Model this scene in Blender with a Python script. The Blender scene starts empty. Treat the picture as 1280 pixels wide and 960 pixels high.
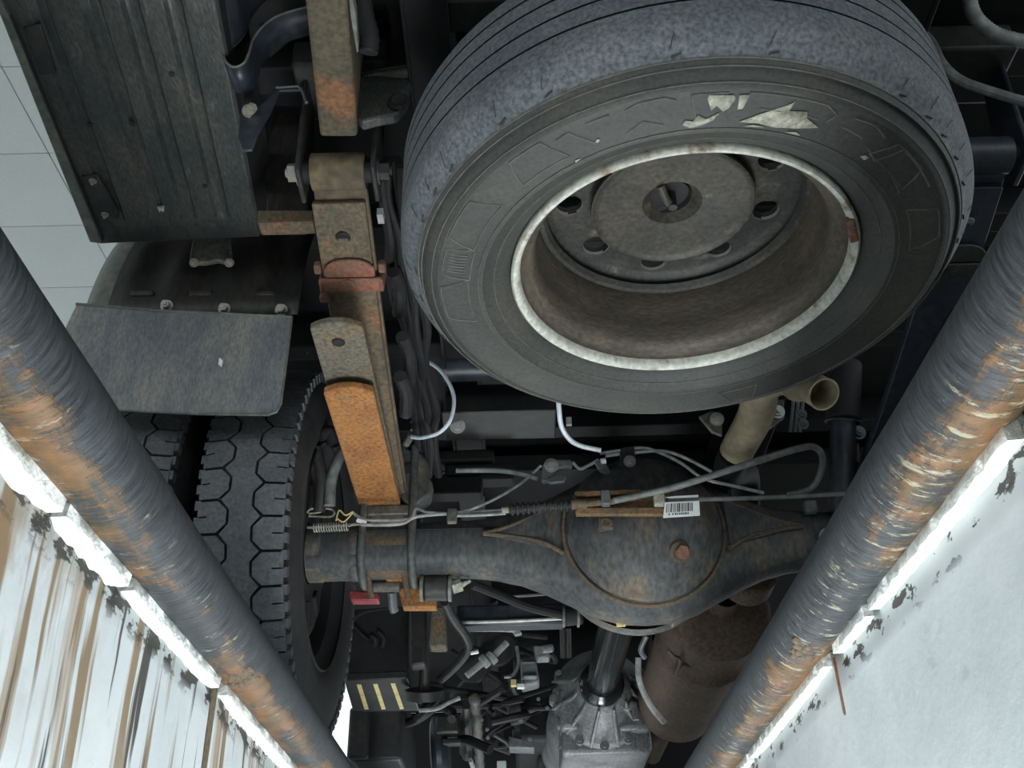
import bpy, bmesh, math, random
from mathutils import Vector, Matrix
random.seed(7)
V = Vector
sc = bpy.context.scene
col = sc.collection

# ---------------------------------------------------------------- camera
F, TH, RO = 1250.0, math.radians(33), math.radians(1.4)
CAM = V((0, 0, -.46))                      # held inside the pit, 0.46 m below the garage floor
FW = V((0, math.cos(TH), math.sin(TH)))
U0 = V((0, -math.sin(TH), math.cos(TH)))
R0 = V((1, 0, 0))
RT = R0*math.cos(RO) - U0*math.sin(RO)
UP = R0*math.sin(RO) + U0*math.cos(RO)
cd = bpy.data.cameras.new('camera')
cam = bpy.data.objects.new('camera', cd); col.objects.link(cam)
cd.sensor_width = 36; cd.lens = 36*F/1280; cd.clip_start = .02
cam.matrix_world = Matrix(((RT.x, UP.x, -FW.x, CAM.x), (RT.y, UP.y, -FW.y, CAM.y), (RT.z, UP.z, -FW.z, CAM.z), (0, 0, 0, 1)))
sc.camera = cam

# ---------------------------------------------------------------- world, lamps, exposure
w = bpy.data.worlds.new('daylight'); sc.world = w; w.use_nodes = True
w.node_tree.nodes['Background'].inputs[0].default_value = (.86, .94, 1, 1)
w.node_tree.nodes['Background'].inputs[1].default_value = 1.0
sc.view_settings.view_transform = 'Standard'; sc.view_settings.look = 'None'
sc.view_settings.gamma = 1; sc.view_settings.use_curve_mapping = False
sc.view_settings.exposure = .6

# ---------------------------------------------------------------- measuring: a pixel's ray met with a real plane
def P(px, py, x=None, y=None, z=None, d=None):
    v = FW + RT*((px-640)/F) + UP*((480-py)/F)
    if d is not None: t = d
    elif x is not None: t = x/v.x
    elif y is not None: t = y/v.y
    else: t = (z-CAM.z)/v.z
    return CAM + v*t

# ---------------------------------------------------------------- materials
MATS = {}
def mat(name, c1, c2=None, pos=.55, soft=.12, scale=8, rough=.6, metal=0.0, bump=.25, fine=60, var=.35, stretch=(1, 1, 1), c3=None, pos3=.6, scale3=25, bdist=.002):
    if name in MATS: return MATS[name]
    m = bpy.data.materials.new(name); m.use_nodes = True
    nt = m.node_tree; N = nt.nodes; L = nt.links
    b = N['Principled BSDF']
    b.inputs['Roughness'].default_value = rough; b.inputs['Metallic'].default_value = metal
    tc = N.new('ShaderNodeTexCoord'); mp = N.new('ShaderNodeMapping')
    mp.inputs['Scale'].default_value = stretch
    L.new(tc.outputs['Object'], mp.inputs['Vector'])
    n2 = N.new('ShaderNodeTexNoise'); n2.inputs['Scale'].default_value = fine; n2.inputs['Detail'].default_value = 6
    L.new(mp.outputs[0], n2.inputs['Vector'])
    def layer(src, c, pos, soft, scale):
        n = N.new('ShaderNodeTexNoise'); n.inputs['Scale'].default_value = scale
        n.inputs['Detail'].default_value = 7; n.inputs['Roughness'].default_value = .62
        L.new(mp.outputs[0], n.inputs['Vector'])
        r = N.new('ShaderNodeMapRange'); r.inputs[1].default_value = pos-soft; r.inputs[2].default_value = pos+soft
        L.new(n.outputs['Fac'], r.inputs[0])
        x = N.new('ShaderNodeMix'); x.data_type = 'RGBA'
        L.new(r.outputs[0], x.inputs[0])
        if isinstance(src, tuple): x.inputs[6].default_value = (*src, 1)
        else: L.new(src, x.inputs[6])
        x.inputs[7].default_value = (*c, 1)
        return x.outputs[2]
    cur = layer(c1, c2 if c2 else tuple(v*.75 for v in c1), pos, soft, scale)
    if c3: cur = layer(cur, c3, pos3, .07, scale3)
    hv = N.new('ShaderNodeMapRange'); hv.inputs[1].default_value = .3; hv.inputs[2].default_value = .7
    hv.inputs[3].default_value = 1-var; hv.inputs[4].default_value = 1+var
    L.new(n2.outputs['Fac'], hv.inputs[0])
    mu = N.new('ShaderNodeVectorMath'); mu.operation = 'SCALE'
    L.new(cur, mu.inputs[0]); L.new(hv.outputs[0], mu.inputs[3])
    L.new(mu.outputs[0], b.inputs['Base Color'])
    if bump:
        bp = N.new('ShaderNodeBump'); bp.inputs['Strength'].default_value = bump; bp.inputs['Distance'].default_value = bdist
        L.new(n2.outputs['Fac'], bp.inputs['Height']); L.new(bp.outputs[0], b.inputs['Normal'])
    MATS[name] = m
    return m

DARK = mat('dark_paint', (.017, .0185, .0195), (.036, .034, .028), scale=9, rough=.55)
BLACK = mat('black_grime', (.0055, .006, .007), (.012, .0115, .011), scale=9, rough=.7)
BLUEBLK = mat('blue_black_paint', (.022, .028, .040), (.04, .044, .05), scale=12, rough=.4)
PLATE = mat('grimy_plate', (.030, .036, .035), (.062, .062, .052), scale=7, rough=.5, fine=120, var=.5, stretch=(2.4, .7, 1), c3=(.11, .11, .095), pos3=.69, scale3=22)
FLAP = mat('mud_flap_rubber', (.135, .15, .16), (.25, .24, .21), scale=6, rough=.4, stretch=(2.2, 1, .8), c3=(.26, .25, .21), pos3=.70, scale3=40, fine=140, var=.3)
FLAPC = mat('fender_plastic', (.028, .028, .025), (.055, .05, .038), scale=8, rough=.5, stretch=(2, 1, .7))
FEND_E = mat('fender_lip', (.11, .12, .105), (.16, .16, .13), scale=10, rough=.5)
RUST = mat('orange_rust', (.36, .155, .045), (.25, .10, .035), scale=12, rough=.85, fine=150, var=.4, c3=(.16, .13, .085), pos3=.64, scale3=30, bump=.4)
RUST2 = mat('brown_rust', (.135, .098, .058), (.085, .075, .05), scale=10, rough=.8, fine=140, var=.4, c3=(.24, .09, .04), pos3=.62, scale3=8, bump=.4)
RUSTRED = mat('red_rust', (.23, .085, .052), (.15, .10, .065), scale=14, rough=.8, fine=140, var=.35, bump=.4)
RUSTGR = mat('grey_scale_rust', (.13, .115, .085), (.19, .12, .055), pos=.6, scale=12, rough=.8, fine=150, var=.45, bump=.45)
SPRSIDE = mat('spring_side', (.14, .10, .055), (.07, .06, .045), scale=14, rough=.8)
DUSTY = mat('dusty_steel', (.075, .078, .075), (.15, .125, .085), pos=.6, scale=10, rough=.55, fine=100, var=.4, c3=(.24, .15, .07), pos3=.68, scale3=14)
AXLE = mat('axle_paint', (.046, .050, .052), (.095, .092, .08), pos=.56, scale=9, rough=.62, fine=90, var=.45, c3=(.12, .088, .052), pos3=.62, scale3=9, stretch=(1.4, 1, .6))
WELD = mat('weld_rust', (.12, .085, .050), (.065, .06, .048), scale=20, rough=.85, fine=160, var=.4)
STEEL = mat('plain_steel', (.42, .42, .39), (.28, .27, .24), scale=30, rough=.38, metal=.6)
BOLT = mat('zinc_bolt', (.40, .39, .33), (.22, .20, .16), scale=40, rough=.4, metal=.3)
PALE = mat('pale_cable', (.34, .35, .34), (.22, .22, .21), scale=20, rough=.5)
WHITE = mat('white_tube', (.74, .80, .86), (.62, .68, .74), scale=20, rough=.35, var=.1, bump=0)
LABEL = mat('white_label', (.88, .90, .88), (.8, .82, .8), scale=20, rough=.5, var=.05, bump=0)
INK = mat('label_ink', (.05, .055, .05), (.09, .1, .09), scale=90, rough=.6, var=.1, bump=0)
RUBBER = mat('spare_rubber', (.040, .042, .037), (.062, .060, .048), scale=5, rough=.62, fine=190, var=.3, bump=.35, bdist=.0012)
TREAD = mat('tread_rubber', (.086, .098, .107), (.125, .135, .14), scale=8, rough=.6, fine=190, var=.5, bump=.5, bdist=.0015)
LUG = mat('lug_rubber', (.062, .068, .075), (.095, .098, .10), scale=9, rough=.55, fine=170, var=.35)
GROOVE = mat('groove_rubber', (.016, .017, .018), (.03, .029, .026), scale=9, rough=.7)
SIDELINE = mat('sidewall_line', (.085, .085, .074), (.11, .105, .09), scale=20, rough=.6)
CHALK = mat('chalk', (.46, .45, .36), (.25, .25, .2), pos=.5, scale=60, rough=.9, fine=200, var=.35)
RIM = mat('rim_paint', (.50, .51, .44), (.62, .62, .54), scale=16, rough=.5, fine=120, var=.25, c3=(.20, .13, .08), pos3=.62, scale3=28)
BARREL = mat('rim_barrel', (.085, .072, .056), (.13, .105, .075), scale=8, rough=.6, stretch=(1, 1, 3), fine=90)
DISC = mat('wheel_disc', (.026, .026, .023), (.058, .053, .042), pos=.56, scale=12, rough=.6, fine=150, var=.5, c3=(.14, .13, .1), pos3=.66, scale3=22)
CPLATE = mat('carrier_plate', (.038, .036, .029), (.066, .058, .04), scale=9, rough=.55, fine=130, var=.45, c3=(.15, .125, .075), pos3=.64, scale3=24)
TAN = mat('tan_exhaust', (.36, .30, .20), (.24, .20, .13), scale=14, rough=.75, var=.25)
MUFF = mat('muffler_rust', (.11, .078, .055), (.15, .10, .07), scale=9, rough=.8, fine=110, var=.4)
ALU = mat('cast_aluminium', (.24, .25, .25), (.13, .135, .135), scale=14, rough=.55, metal=.25, fine=120, var=.35, bump=.5)
GREYP = mat('grey_part', (.18, .19, .19), (.10, .105, .11), scale=18, rough=.5, metal=.2)
CHROME = mat('black_gloss_shaft', (.05, .055, .058), (.07, .072, .07), scale=9, rough=.16, metal=.75, bump=0)
RED = mat('red_plastic', (.34, .055, .055), (.22, .05, .05), scale=20, rough=.5)
YEL = mat('yellow_slot', (.75, .62, .28), (.55, .42, .16), scale=30, rough=.6)
BEAD = mat('white_mortar', (.86, .88, .84), (.72, .75, .70), scale=22, rough=.8, fine=90, var=.12, bump=.8, bdist=.006, c3=(.30, .20, .11), pos3=.71, scale3=30)
PANEL = mat('ceiling_panel', (.70, .74, .72), (.66, .70, .68), scale=1, rough=.6, var=.03, bump=0)
CONC = mat('concrete', (.42, .43, .41), (.34, .34, .32), scale=2, rough=.85, var=.2)
HOSE = mat('hose', (.17, .18, .17), (.10, .105, .10), scale=20, rough=.6)

def nodes_of(name, rough):
    m = bpy.data.materials.new(name); m.use_nodes = True
    m.node_tree.nodes['Principled BSDF'].inputs['Roughness'].default_value = rough
    return m, m.node_tree.nodes, m.node_tree.links, m.node_tree.nodes['Principled BSDF']
def noise(N, L, vec, scale, detail=6, rough=.6):
    n = N.new('ShaderNodeTexNoise'); n.inputs['Scale'].default_value = scale
    n.inputs['Detail'].default_value = detail; n.inputs['Roughness'].default_value = rough
    L.new(vec, n.inputs['Vector']); return n.outputs['Fac']
def mapped(N, L, src, s):
    mp = N.new('ShaderNodeMapping'); mp.inputs['Scale'].default_value = s; L.new(src, mp.inputs['Vector']); return mp.outputs[0]
def rng(N, L, src, a, b, c=0, d=1):
    r = N.new('ShaderNodeMapRange'); r.inputs[1].default_value = a; r.inputs[2].default_value = b
    r.inputs[3].default_value = c; r.inputs[4].default_value = d; L.new(src, r.inputs[0]); return r.outputs[0]
def mixc(N, L, f, a, b):
    x = N.new('ShaderNodeMix'); x.data_type = 'RGBA'; L.new(f, x.inputs[0])
    for i, v in ((6, a), (7, b)):
        if isinstance(v, tuple): x.inputs[i].default_value = (*v, 1)
        else: L.new(v, x.inputs[i])
    return x.outputs[2]
def mth(N, L, op, a, b):
    x = N.new('ShaderNodeMath'); x.operation = op
    for i, v in enumerate((a, b)):
        if isinstance(v, (int, float)): x.inputs[i].default_value = v
        else: L.new(v, x.inputs[i])
    return x.outputs[0]

def wall_material(name, drips):
    m, N, L, b = nodes_of(name, .7)
    tc = N.new('ShaderNodeNewGeometry').outputs['Position']
    sep = N.new('ShaderNodeSeparateXYZ'); L.new(tc, sep.inputs[0])
    big = noise(N, L, tc, 5)
    c = mixc(N, L, rng(N, L, big, .35, .65), (.54, .58, .59), (.66, .69, .69))
    fine = noise(N, L, tc, 45)
    c = mixc(N, L, rng(N, L, fine, .62, .72, 0, .35), c, (.45, .46, .44))
    if drips:
        wob = noise(N, L, mapped(N, L, tc, (1, 3, 3)), 2)
        top = rng(N, L, sep.outputs[2], -.55, -.10)            # stains start under the pipe and thin out downwards
        for sc_, th, colr, amt in ((26, .55, (.24, .165, .09), .95), (42, .595, (.07, .065, .055), 1.0), (15, .58, (.32, .22, .12), .8)):
            n = noise(N, L, mapped(N, L, tc, (1, 1, .045)), sc_, 3)
            f = mth(N, L, 'MULTIPLY', rng(N, L, n, th, th+.05), mth(N, L, 'MULTIPLY', rng(N, L, mth(N, L, 'ADD', top, wob), .45, 1.15), amt))
            c = mixc(N, L, f, c, colr)
        near = rng(N, L, sep.outputs[1], .95, .55)             # rusty seepage patch
        hi = rng(N, L, sep.outputs[2], -.30, -.12)
        pn = noise(N, L, mapped(N, L, tc, (1, 1, .5)), 22)
        f = mth(N, L, 'MULTIPLY', mth(N, L, 'MULTIPLY', near, hi), rng(N, L, pn, .42, .58))
        c = mixc(N, L, f, c, (.27, .17, .08))
    else:
        sc2 = noise(N, L, mapped(N, L, tc, (1, .5, 1.2)), 9, 8)
        c = mixc(N, L, rng(N, L, sc2, .64, .67, 0, .5), c, (.42, .45, .45))
    # paint and plaster broken away in a ragged line under the mortar
    e1 = mth(N, L, 'MULTIPLY', rng(N, L, sep.outputs[2], -.130, -.112), rng(N, L, sep.outputs[2], -.088, -.094))
    cr = noise(N, L, mapped(N, L, tc, (1, 1, 2.2)), 24, 5)
    c = mixc(N, L, mth(N, L, 'MULTIPLY', e1, rng(N, L, cr, .50 if drips else .56, .54 if drips else .59)), c, (.035, .032, .025))
    L.new(c, b.inputs['Base Color'])
    bp = N.new('ShaderNodeBump'); bp.inputs['Strength'].default_value = .5; bp.inputs['Distance'].default_value = .004
    L.new(noise(N, L, tc, 14, 8), bp.inputs['Height']); L.new(bp.outputs[0], b.inputs['Normal'])
    return m

def pipe_material(name, side):
    m, N, L, b = nodes_of(name, .5)
    tc = N.new('ShaderNodeTexCoord').outputs['Object']
    off = N.new('ShaderNodeVectorMath'); off.operation = 'SUBTRACT'; off.inputs[1].default_value = (side*PX, 0, PZ)
    L.new(N.new('ShaderNodeNewGeometry').outputs['Position'], off.inputs[0])
    tc = off.outputs[0]
    sep = N.new('ShaderNodeSeparateXYZ'); L.new(tc, sep.inputs[0])
    scr = noise(N, L, mapped(N, L, tc, (8, 80, 8)), 3.2, 6, .7)
    base = mixc(N, L, rng(N, L, scr, .38, .66), (.010, .0125, .015), (.058, .066, .070))
    # worn, rusty band low on the pit-facing side of the pipe
    band = rng(N, L, mth(N, L, 'ADD', sep.outputs[2], mth(N, L, 'MULTIPLY', sep.outputs[0], -.8*side)), .040, -.012)
    patch = noise(N, L, mapped(N, L, tc, (3, 1, 3)), 5.2, 7, .65)
    fr = noise(N, L, mapped(N, L, tc, (5, 45, 5)), 5, 5, .7)
    s = mth(N, L, 'ADD', mth(N, L, 'MULTIPLY', patch, .85), mth(N, L, 'ADD', mth(N, L, 'MULTIPLY', band, .34), mth(N, L, 'MULTIPLY', fr, .32)))
    f = rng(N, L, s, .875, .945)
    rc = mixc(N, L, rng(N, L, noise(N, L, tc, 38), .38, .62), (.095, .062, .026), (.19, .092, .036))
    base = mixc(N, L, f, base, rc)
    cream = noise(N, L, mapped(N, L, tc, (5, 15, 5)), 6, 6, .75)
    f2 = mth(N, L, 'MULTIPLY', rng(N, L, cream, .60 if side < 0 else .565, .66 if side < 0 else .62), rng(N, L, band, .45, .85))
    base = mixc(N, L, f2, base, (.34, .31, .21))
    L.new(base, b.inputs['Base Color'])
    b.inputs['Metallic'].default_value = .1
    h = mth(N, L, 'ADD', mth(N, L, 'MULTIPLY', scr, .6), mth(N, L, 'MULTIPLY', f, .5))
    bp = N.new('ShaderNodeBump'); bp.inputs['Strength'].default_value = .6; bp.inputs['Distance'].default_value = .003
    L.new(h, bp.inputs['Height']); L.new(bp.outputs[0], b.inputs['Normal'])
    return m

# ---------------------------------------------------------------- mesh helpers
WLOC = {}
def put(name, bm, m, parent=None, bevel=0, angle=35, seg=2, kind=None, label=None, cat=None, group=None, solid=0):
    bmesh.ops.recalc_face_normals(bm, faces=bm.faces[:])
    xs = [v.co for v in bm.verts]
    lo = V((min(v.x for v in xs), min(v.y for v in xs), min(v.z for v in xs)))
    hi = V((max(v.x for v in xs), max(v.y for v in xs), max(v.z for v in xs)))
    c = (lo+hi)/2
    if parent is None: c.z = lo.z
    for v in bm.verts: v.co -= c
    me = bpy.data.meshes.new(name); bm.to_mesh(me); bm.free()
    for p in me.polygons: p.use_smooth = True
    me.set_sharp_from_angle(angle=math.radians(angle))
    mats = m if isinstance(m, (list, tuple)) else [m]
    for q in mats: me.materials.append(q)
    o = bpy.data.objects.new(name, me); col.objects.link(o)
    if parent is not None:
        o.parent = parent; o.location = c - WLOC[parent.name]
    else: o.location = c
    WLOC[o.name] = c
    if solid:
        s = o.modifiers.new('thickness', 'SOLIDIFY'); s.thickness = solid; s.offset = 0
    if bevel:
        bv = o.modifiers.new('bevel', 'BEVEL'); bv.width = bevel; bv.segments = seg
        bv.limit_method = 'ANGLE'; bv.angle_limit = math.radians(40)
    if kind: o['kind'] = kind
    if label: o['label'] = label
    if cat: o['category'] = cat
    if group: o['group'] = group
    return o
def thing(name, loc, label, cat, group=None):
    o = bpy.data.objects.new(name, None); col.objects.link(o); o.location = loc
    o.empty_display_size = .1
    WLOC[o.name] = V(loc); o['label'] = label; o['category'] = cat
    if group: o['group'] = group
    return o
def frame(d):
    d = d.normalized(); a = V((0, 0, 1)) if abs(d.z) < .9 else V((1, 0, 0))
    u = d.cross(a).normalized(); return d, u, d.cross(u).normalized()
def box(bm, c, s, ax=None, midx=0):
    c = V(c); X, Y, Z = ax if ax else (V((1, 0, 0)), V((0, 1, 0)), V((0, 0, 1)))
    vs = [bm.verts.new(c + X*(s[0]/2*i) + Y*(s[1]/2*j) + Z*(s[2]/2*k)) for i in (-1, 1) for j in (-1, 1) for k in (-1, 1)]
    for q in ((0, 1, 3, 2), (4, 6, 7, 5), (0, 4, 5, 1), (2, 3, 7, 6), (0, 2, 6, 4), (1, 5, 7, 3)):
        bm.faces.new([vs[i] for i in q]).material_index = midx
def cyl(bm, a, b, r, n=20, r2=None, caps=True, midx=0):
    a, b = V(a), V(b); r2 = r if r2 is None else r2
    d, u, v = frame(b-a)
    A = [bm.verts.new(a + (u*math.cos(t)+v*math.sin(t))*r) for t in [2*math.pi*i/n for i in range(n)]]
    B = [bm.verts.new(b + (u*math.cos(t)+v*math.sin(t))*r2) for t in [2*math.pi*i/n for i in range(n)]]
    for i in range(n): bm.faces.new((A[i], A[(i+1) % n], B[(i+1) % n], B[i])).material_index = midx
    if caps:
        bm.faces.new(A[::-1]).material_index = midx; bm.faces.new(B).material_index = midx
def catmull(pts, k=6):
    pts = [V(p) for p in pts]
    if len(pts) < 3: return pts
    out = []
    for i in range(len(pts)-1):
        p0 = pts[max(i-1, 0)]; p1 = pts[i]; p2 = pts[i+1]; p3 = pts[min(i+2, len(pts)-1)]
        for j in range(k):
            t = j/k
            out.append(.5*((2*p1)+(p2-p0)*t+(2*p0-5*p1+4*p2-p3)*t*t+(3*p1-p0-3*p2+p3)*t**3))
    out.append(pts[-1]); return out
def tube(bm, pts, r, n=10, smooth=6, rf=None):
    pts = catmull(pts, smooth) if smooth else [V(p) for p in pts]
    prev = None; ring = []
    d0, u, v = frame(pts[1]-pts[0])
    for i, p in enumerate(pts):
        d = (pts[min(i+1, len(pts)-1)] - pts[max(i-1, 0)]).normalized()
        u = (u - d*u.dot(d)).normalized(); v = d.cross(u)
        rr = rf(i/(len(pts)-1), i) if rf else r
        cur = [bm.verts.new(p + (u*math.cos(t)+v*math.sin(t))*rr) for t in [2*math.pi*k/n for k in range(n)]]
        if prev:
            for k in range(n): bm.faces.new((prev[k], prev[(k+1) % n], cur[(k+1) % n], cur[k]))
        else: first = cur
        prev = cur
    bm.faces.new(first[::-1]); bm.faces.new(prev)
def lathe(bm, prof, org, axis, n=64, closed=False, midx=None):
    """prof: (radius, height along axis); midx optional per segment"""
    org = V(org); d, u, v = frame(V(axis))
    rings = []
    for r, h in prof:
        if r < 1e-6: rings.append([bm.verts.new(org+d*h)])
        else: rings.append([bm.verts.new(org+d*h+(u*math.cos(t)+v*math.sin(t))*r) for t in [2*math.pi*k/n for k in range(n)]])
    idx = list(range(len(prof)-1)) + ([-1] if closed else [])
    for i in idx:
        A, B = rings[i], rings[(i+1) if i >= 0 else 0]
        if i < 0: A = rings[-1]
        for k in range(n):
            k2 = (k+1) % n
            if len(A) == 1 and len(B) == 1: continue
            if len(A) == 1: f = bm.faces.new((A[0], B[k2], B[k]))
            elif len(B) == 1: f = bm.faces.new((A[k], A[k2], B[0]))
            else: f = bm.faces.new((A[k], A[k2], B[k2], B[k]))
            if midx: f.material_index = midx[i]
def prism(bm, pts, ext):
    """polygon of 3-D points pushed along ext"""
    pts = [V(p) for p in pts]; ext = V(ext)
    A = [bm.verts.new(p) for p in pts]; B = [bm.verts.new(p+ext) for p in pts]
    bm.faces.new(A); bm.faces.new(B[::-1])
    for i in range(len(pts)):
        j = (i+1) % len(pts); bm.faces.new((A[i], B[i], B[j], A[j]))
def strip(bm, pts, ext):
    """open sheet: polyline pushed along ext"""
    ext = V(ext); A = [bm.verts.new(V(p)) for p in pts]; B = [bm.verts.new(V(p)+ext) for p in pts]
    for i in range(len(A)-1): bm.faces.new((A[i], A[i+1], B[i+1], B[i]))
def hexbolt(parent, p, d, r=.009, h=.010, m=None, name='bolt', washer=True):
    bm = bmesh.new(); p = V(p); d = V(d).normalized()
    if washer: cyl(bm, p, p+d*.003, r*1.5, 16)
    cyl(bm, p+d*.002, p+d*(.002+h), r, 6)
    cyl(bm, p+d*(.002+h), p+d*(.006+h), r*.5, 10)
    return put(name, bm, m or BOLT, parent)
def B(): return bmesh.new()

# ================================================================= SETTING
PX, PZ, PR = .359, -.043, .0405            # edge pipes of the pit
Y0, Y1 = -1.6, 7.5
bm = B()                                    # garage floor left and right of the pit, and behind it
for s in (-1, 1): box(bm, (s*(.404+4.0), 3, -.15), (8.0, 16, .30))
box(bm, (0, Y1+1.75, -.15), (2*PX, 3.5, .30)); box(bm, (0, Y0-1.7, -.15), (2*PX, 3.4, .30))
put('floor', bm, CONC, kind='structure')
bm = B(); box(bm, (0, (Y0+Y1)/2, -1.53), (1.1, Y1-Y0, .06)); put('floor_pit', bm, CONC, kind='structure')
WX = .392
def pit_wall(name, s, m):
    bm = B(); ny, nz = 120, 30
    g = [[bm.verts.new((s*(WX + .004*math.sin(j*.9+i*.31)*math.sin(i*.17)), Y0+(Y1-Y0)*i/ny, -1.5+(1.418)*j/nz)) for j in range(nz+1)] for i in range(ny+1)]
    for i in range(ny):
        for j in range(nz): bm.faces.new((g[i][j], g[i+1][j], g[i+1][j+1], g[i][j+1]))
    return put(name, bm, m, kind='structure', solid=.02)
WLm = wall_material('stained_white_wall', True); WRm = wall_material('white_wall', False)
wl = pit_wall('wall_left', -1, WLm); wr = pit_wall('wall_right', 1, WRm)
for yy, nm in ((Y0, 'wall_back'), (Y1, 'wall_front')):
    bm = B(); box(bm, (0, yy, -.80), (.76, .05, 1.4)); put(nm, bm, WRm, kind='structure')
def mortar(parent, s, pieces, wide):
    for (a, b_) in pieces:                   # broken runs of mortar pressed against the pipe
        bm = B(); n = max(8, int((b_-a)/.012)); rows = []
        for i in range(n+1):
            y = a+(b_-a)*i/n; e = min(1, 6*min(i, n-i)/n+.25)
            lowz = PZ-.048-wide*e*(.65+.5*random.random())
            q = [(s*(PX+.030), PZ-.022), (s*(PX+.012), PZ-.038), (s*(PX+.010+.004*random.random()), PZ-.050), (s*(WX-.012), (PZ-.05+lowz)/2), (s*(WX-.006), lowz), (s*(WX+.006), lowz-.002)]
            rows.append([bm.verts.new((x, y, z)) for x, z in q])
        for i in range(n):
            for k in range(5): bm.faces.new((rows[i][k], rows[i+1][k], rows[i+1][k+1], rows[i][k+1]))
        bm.faces.new(rows[0]); bm.faces.new(rows[-1])
        put('mortar_bead', bm, BEAD, parent, angle=50)
mortar(wl, -1, [(-.5, .30), (.30, .742), (.75, .905), (.915, 1.24), (1.272, 1.9), (1.92, 3.0)], .011)
mortar(wr, 1, [(-.5, .2), (.22, .62), (.66, 1.02), (1.04, 1.165), (1.215, 1.70), (1.72, 2.6)], .004)

def edge_pipe(s, label):
    bm = B()
    rings = []; n = 32; ny = 150
    for i in range(ny+1):
        y = Y0+.03+(Y1-Y0-.06)*i/ny; k = 1+.012*math.sin(i*1.7)*math.sin(i*.43)
        rings.append([bm.verts.new((s*PX+PR*k*math.cos(t), y, PZ+PR*k*math.sin(t))) for t in [2*math.pi*j/n for j in range(n)]])
    for i in range(ny):
        for j in range(n): bm.faces.new((rings[i][j], rings[i][(j+1) % n], rings[i+1][(j+1) % n], rings[i+1][j]))
    bm.faces.new(rings[0]); bm.faces.new(rings[-1])
    o = put('edge_pipe', bm, pipe_material('pipe_left' if s < 0 else 'pipe_right', s), label=label, cat='pipe')
    y = 1.255 if s < 0 else 1.19; wall = wl if s < 0 else wr
    bm = B()                                 # flat anchor bar under the pipe, let into the wall
    if s < 0: box(bm, (s*(WX-.005), y, -.27), (.012, .026, .375))
    else: box(bm, (s*(WX-.006), y+.012, -.120), (.012, .008, .07))
    put('anchor_bar', bm, RUST2 if s < 0 else RUSTRED, wall, bevel=.003)
    for k in range(16):                      # lumpy weld where the bar meets the pipe
        a = math.pi*1.5 - s*random.uniform(-.15, .75)
        c = V((s*PX+(PR-.002)*math.cos(a), y+random.uniform(-.03, .03), PZ+(PR-.002)*math.sin(a)))
        bm = B(); bmesh.ops.create_icosphere(bm, subdivisions=2, radius=random.uniform(.004, .007), matrix=Matrix.Translation(c) @ Matrix.Diagonal((1, 1.5, .8, 1)))
        put('weld_lump', bm, RUST2, o)
    return o
edge_pipe(-1, 'long dark pipe with broad rust patches edging the drip-stained pit wall')
edge_pipe(1, 'long dark pipe with cream flaking paint edging the plain white pit wall')
if 1:                                        # patch of filler under the right anchor
    bm = B(); q = []
    for k in range(14):
        t = 2*math.pi*k/14; q.append((WX-.001, 1.175+(.016+.006*random.random())*math.cos(t), -.140+(.035+.012*random.random())*math.sin(t)))
    prism(bm, q, (-.008, 0, 0)); put('filler_patch', bm, BEAD, wr, bevel=.002)

# ceiling of 0.6 m panels
CH = 3.75
bm = B(); box(bm, (0, 4, CH+.09), (18, 18, .10)); ceil = put('ceiling', bm, CONC, kind='structure')
bm = B(); box(bm, (0, 0, 0), (.594, .594, .02)); pan0 = put('ceiling_panel', bm, PANEL, ceil, bevel=.003)
first = True
for i in range(12):
    for j in range(15):
        o = pan0 if first else pan0.copy()
        if not first: col.objects.link(o)
        first = False
        o.location = V((-6.49+.6*i, 1.30+.6*j, CH+.03)) - WLOC[ceil.name]

# work lamp on the pit floor: the place's own light below the truck
em = bpy.data.materials.new('lamp_glass'); em.use_nodes = True
em.node_tree.nodes['Principled BSDF'].inputs['Emission Color'].default_value = (.9, .96, 1, 1)
em.node_tree.nodes['Principled BSDF'].inputs['Emission Strength'].default_value = 4
def work_lamp(x, y, power, label):
    lamp = thing('work_lamp', (x, y, -1.5), label, 'lamp')
    bm = B(); box(bm, (x, y, -1.40), (.46, 1.06, .06)); put('housing', bm, DARK, lamp, bevel=.008)
    bm = B(); tube(bm, [(x-.22, y, -1.41), (x-.23, y, -1.492), (x+.23, y, -1.492), (x+.22, y, -1.41)], .008, smooth=0); put('stand', bm, DARK, lamp)
    bm = B(); box(bm, (x, y, -1.368), (.42, 1.0, .006)); put('lens', bm, em, lamp)
    ld = bpy.data.lights.new('lamp_light', 'AREA'); ld.shape = 'RECTANGLE'; ld.size = .42; ld.size_y = 1.0; ld.energy = power; ld.color = (.92, .97, 1)
    lo = bpy.data.objects.new('lamp_light', ld); col.objects.link(lo); lo.location = (0, 0, .14); lo.rotation_euler = (math.pi, 0, 0); lo.parent = lamp
work_lamp(.14, .95, 15, 'long flat flood lamp lying on the pit floor under the spare wheel')
work_lamp(.10, 3.9, 11, 'long flat flood lamp lying on the pit floor under the engine')

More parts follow.
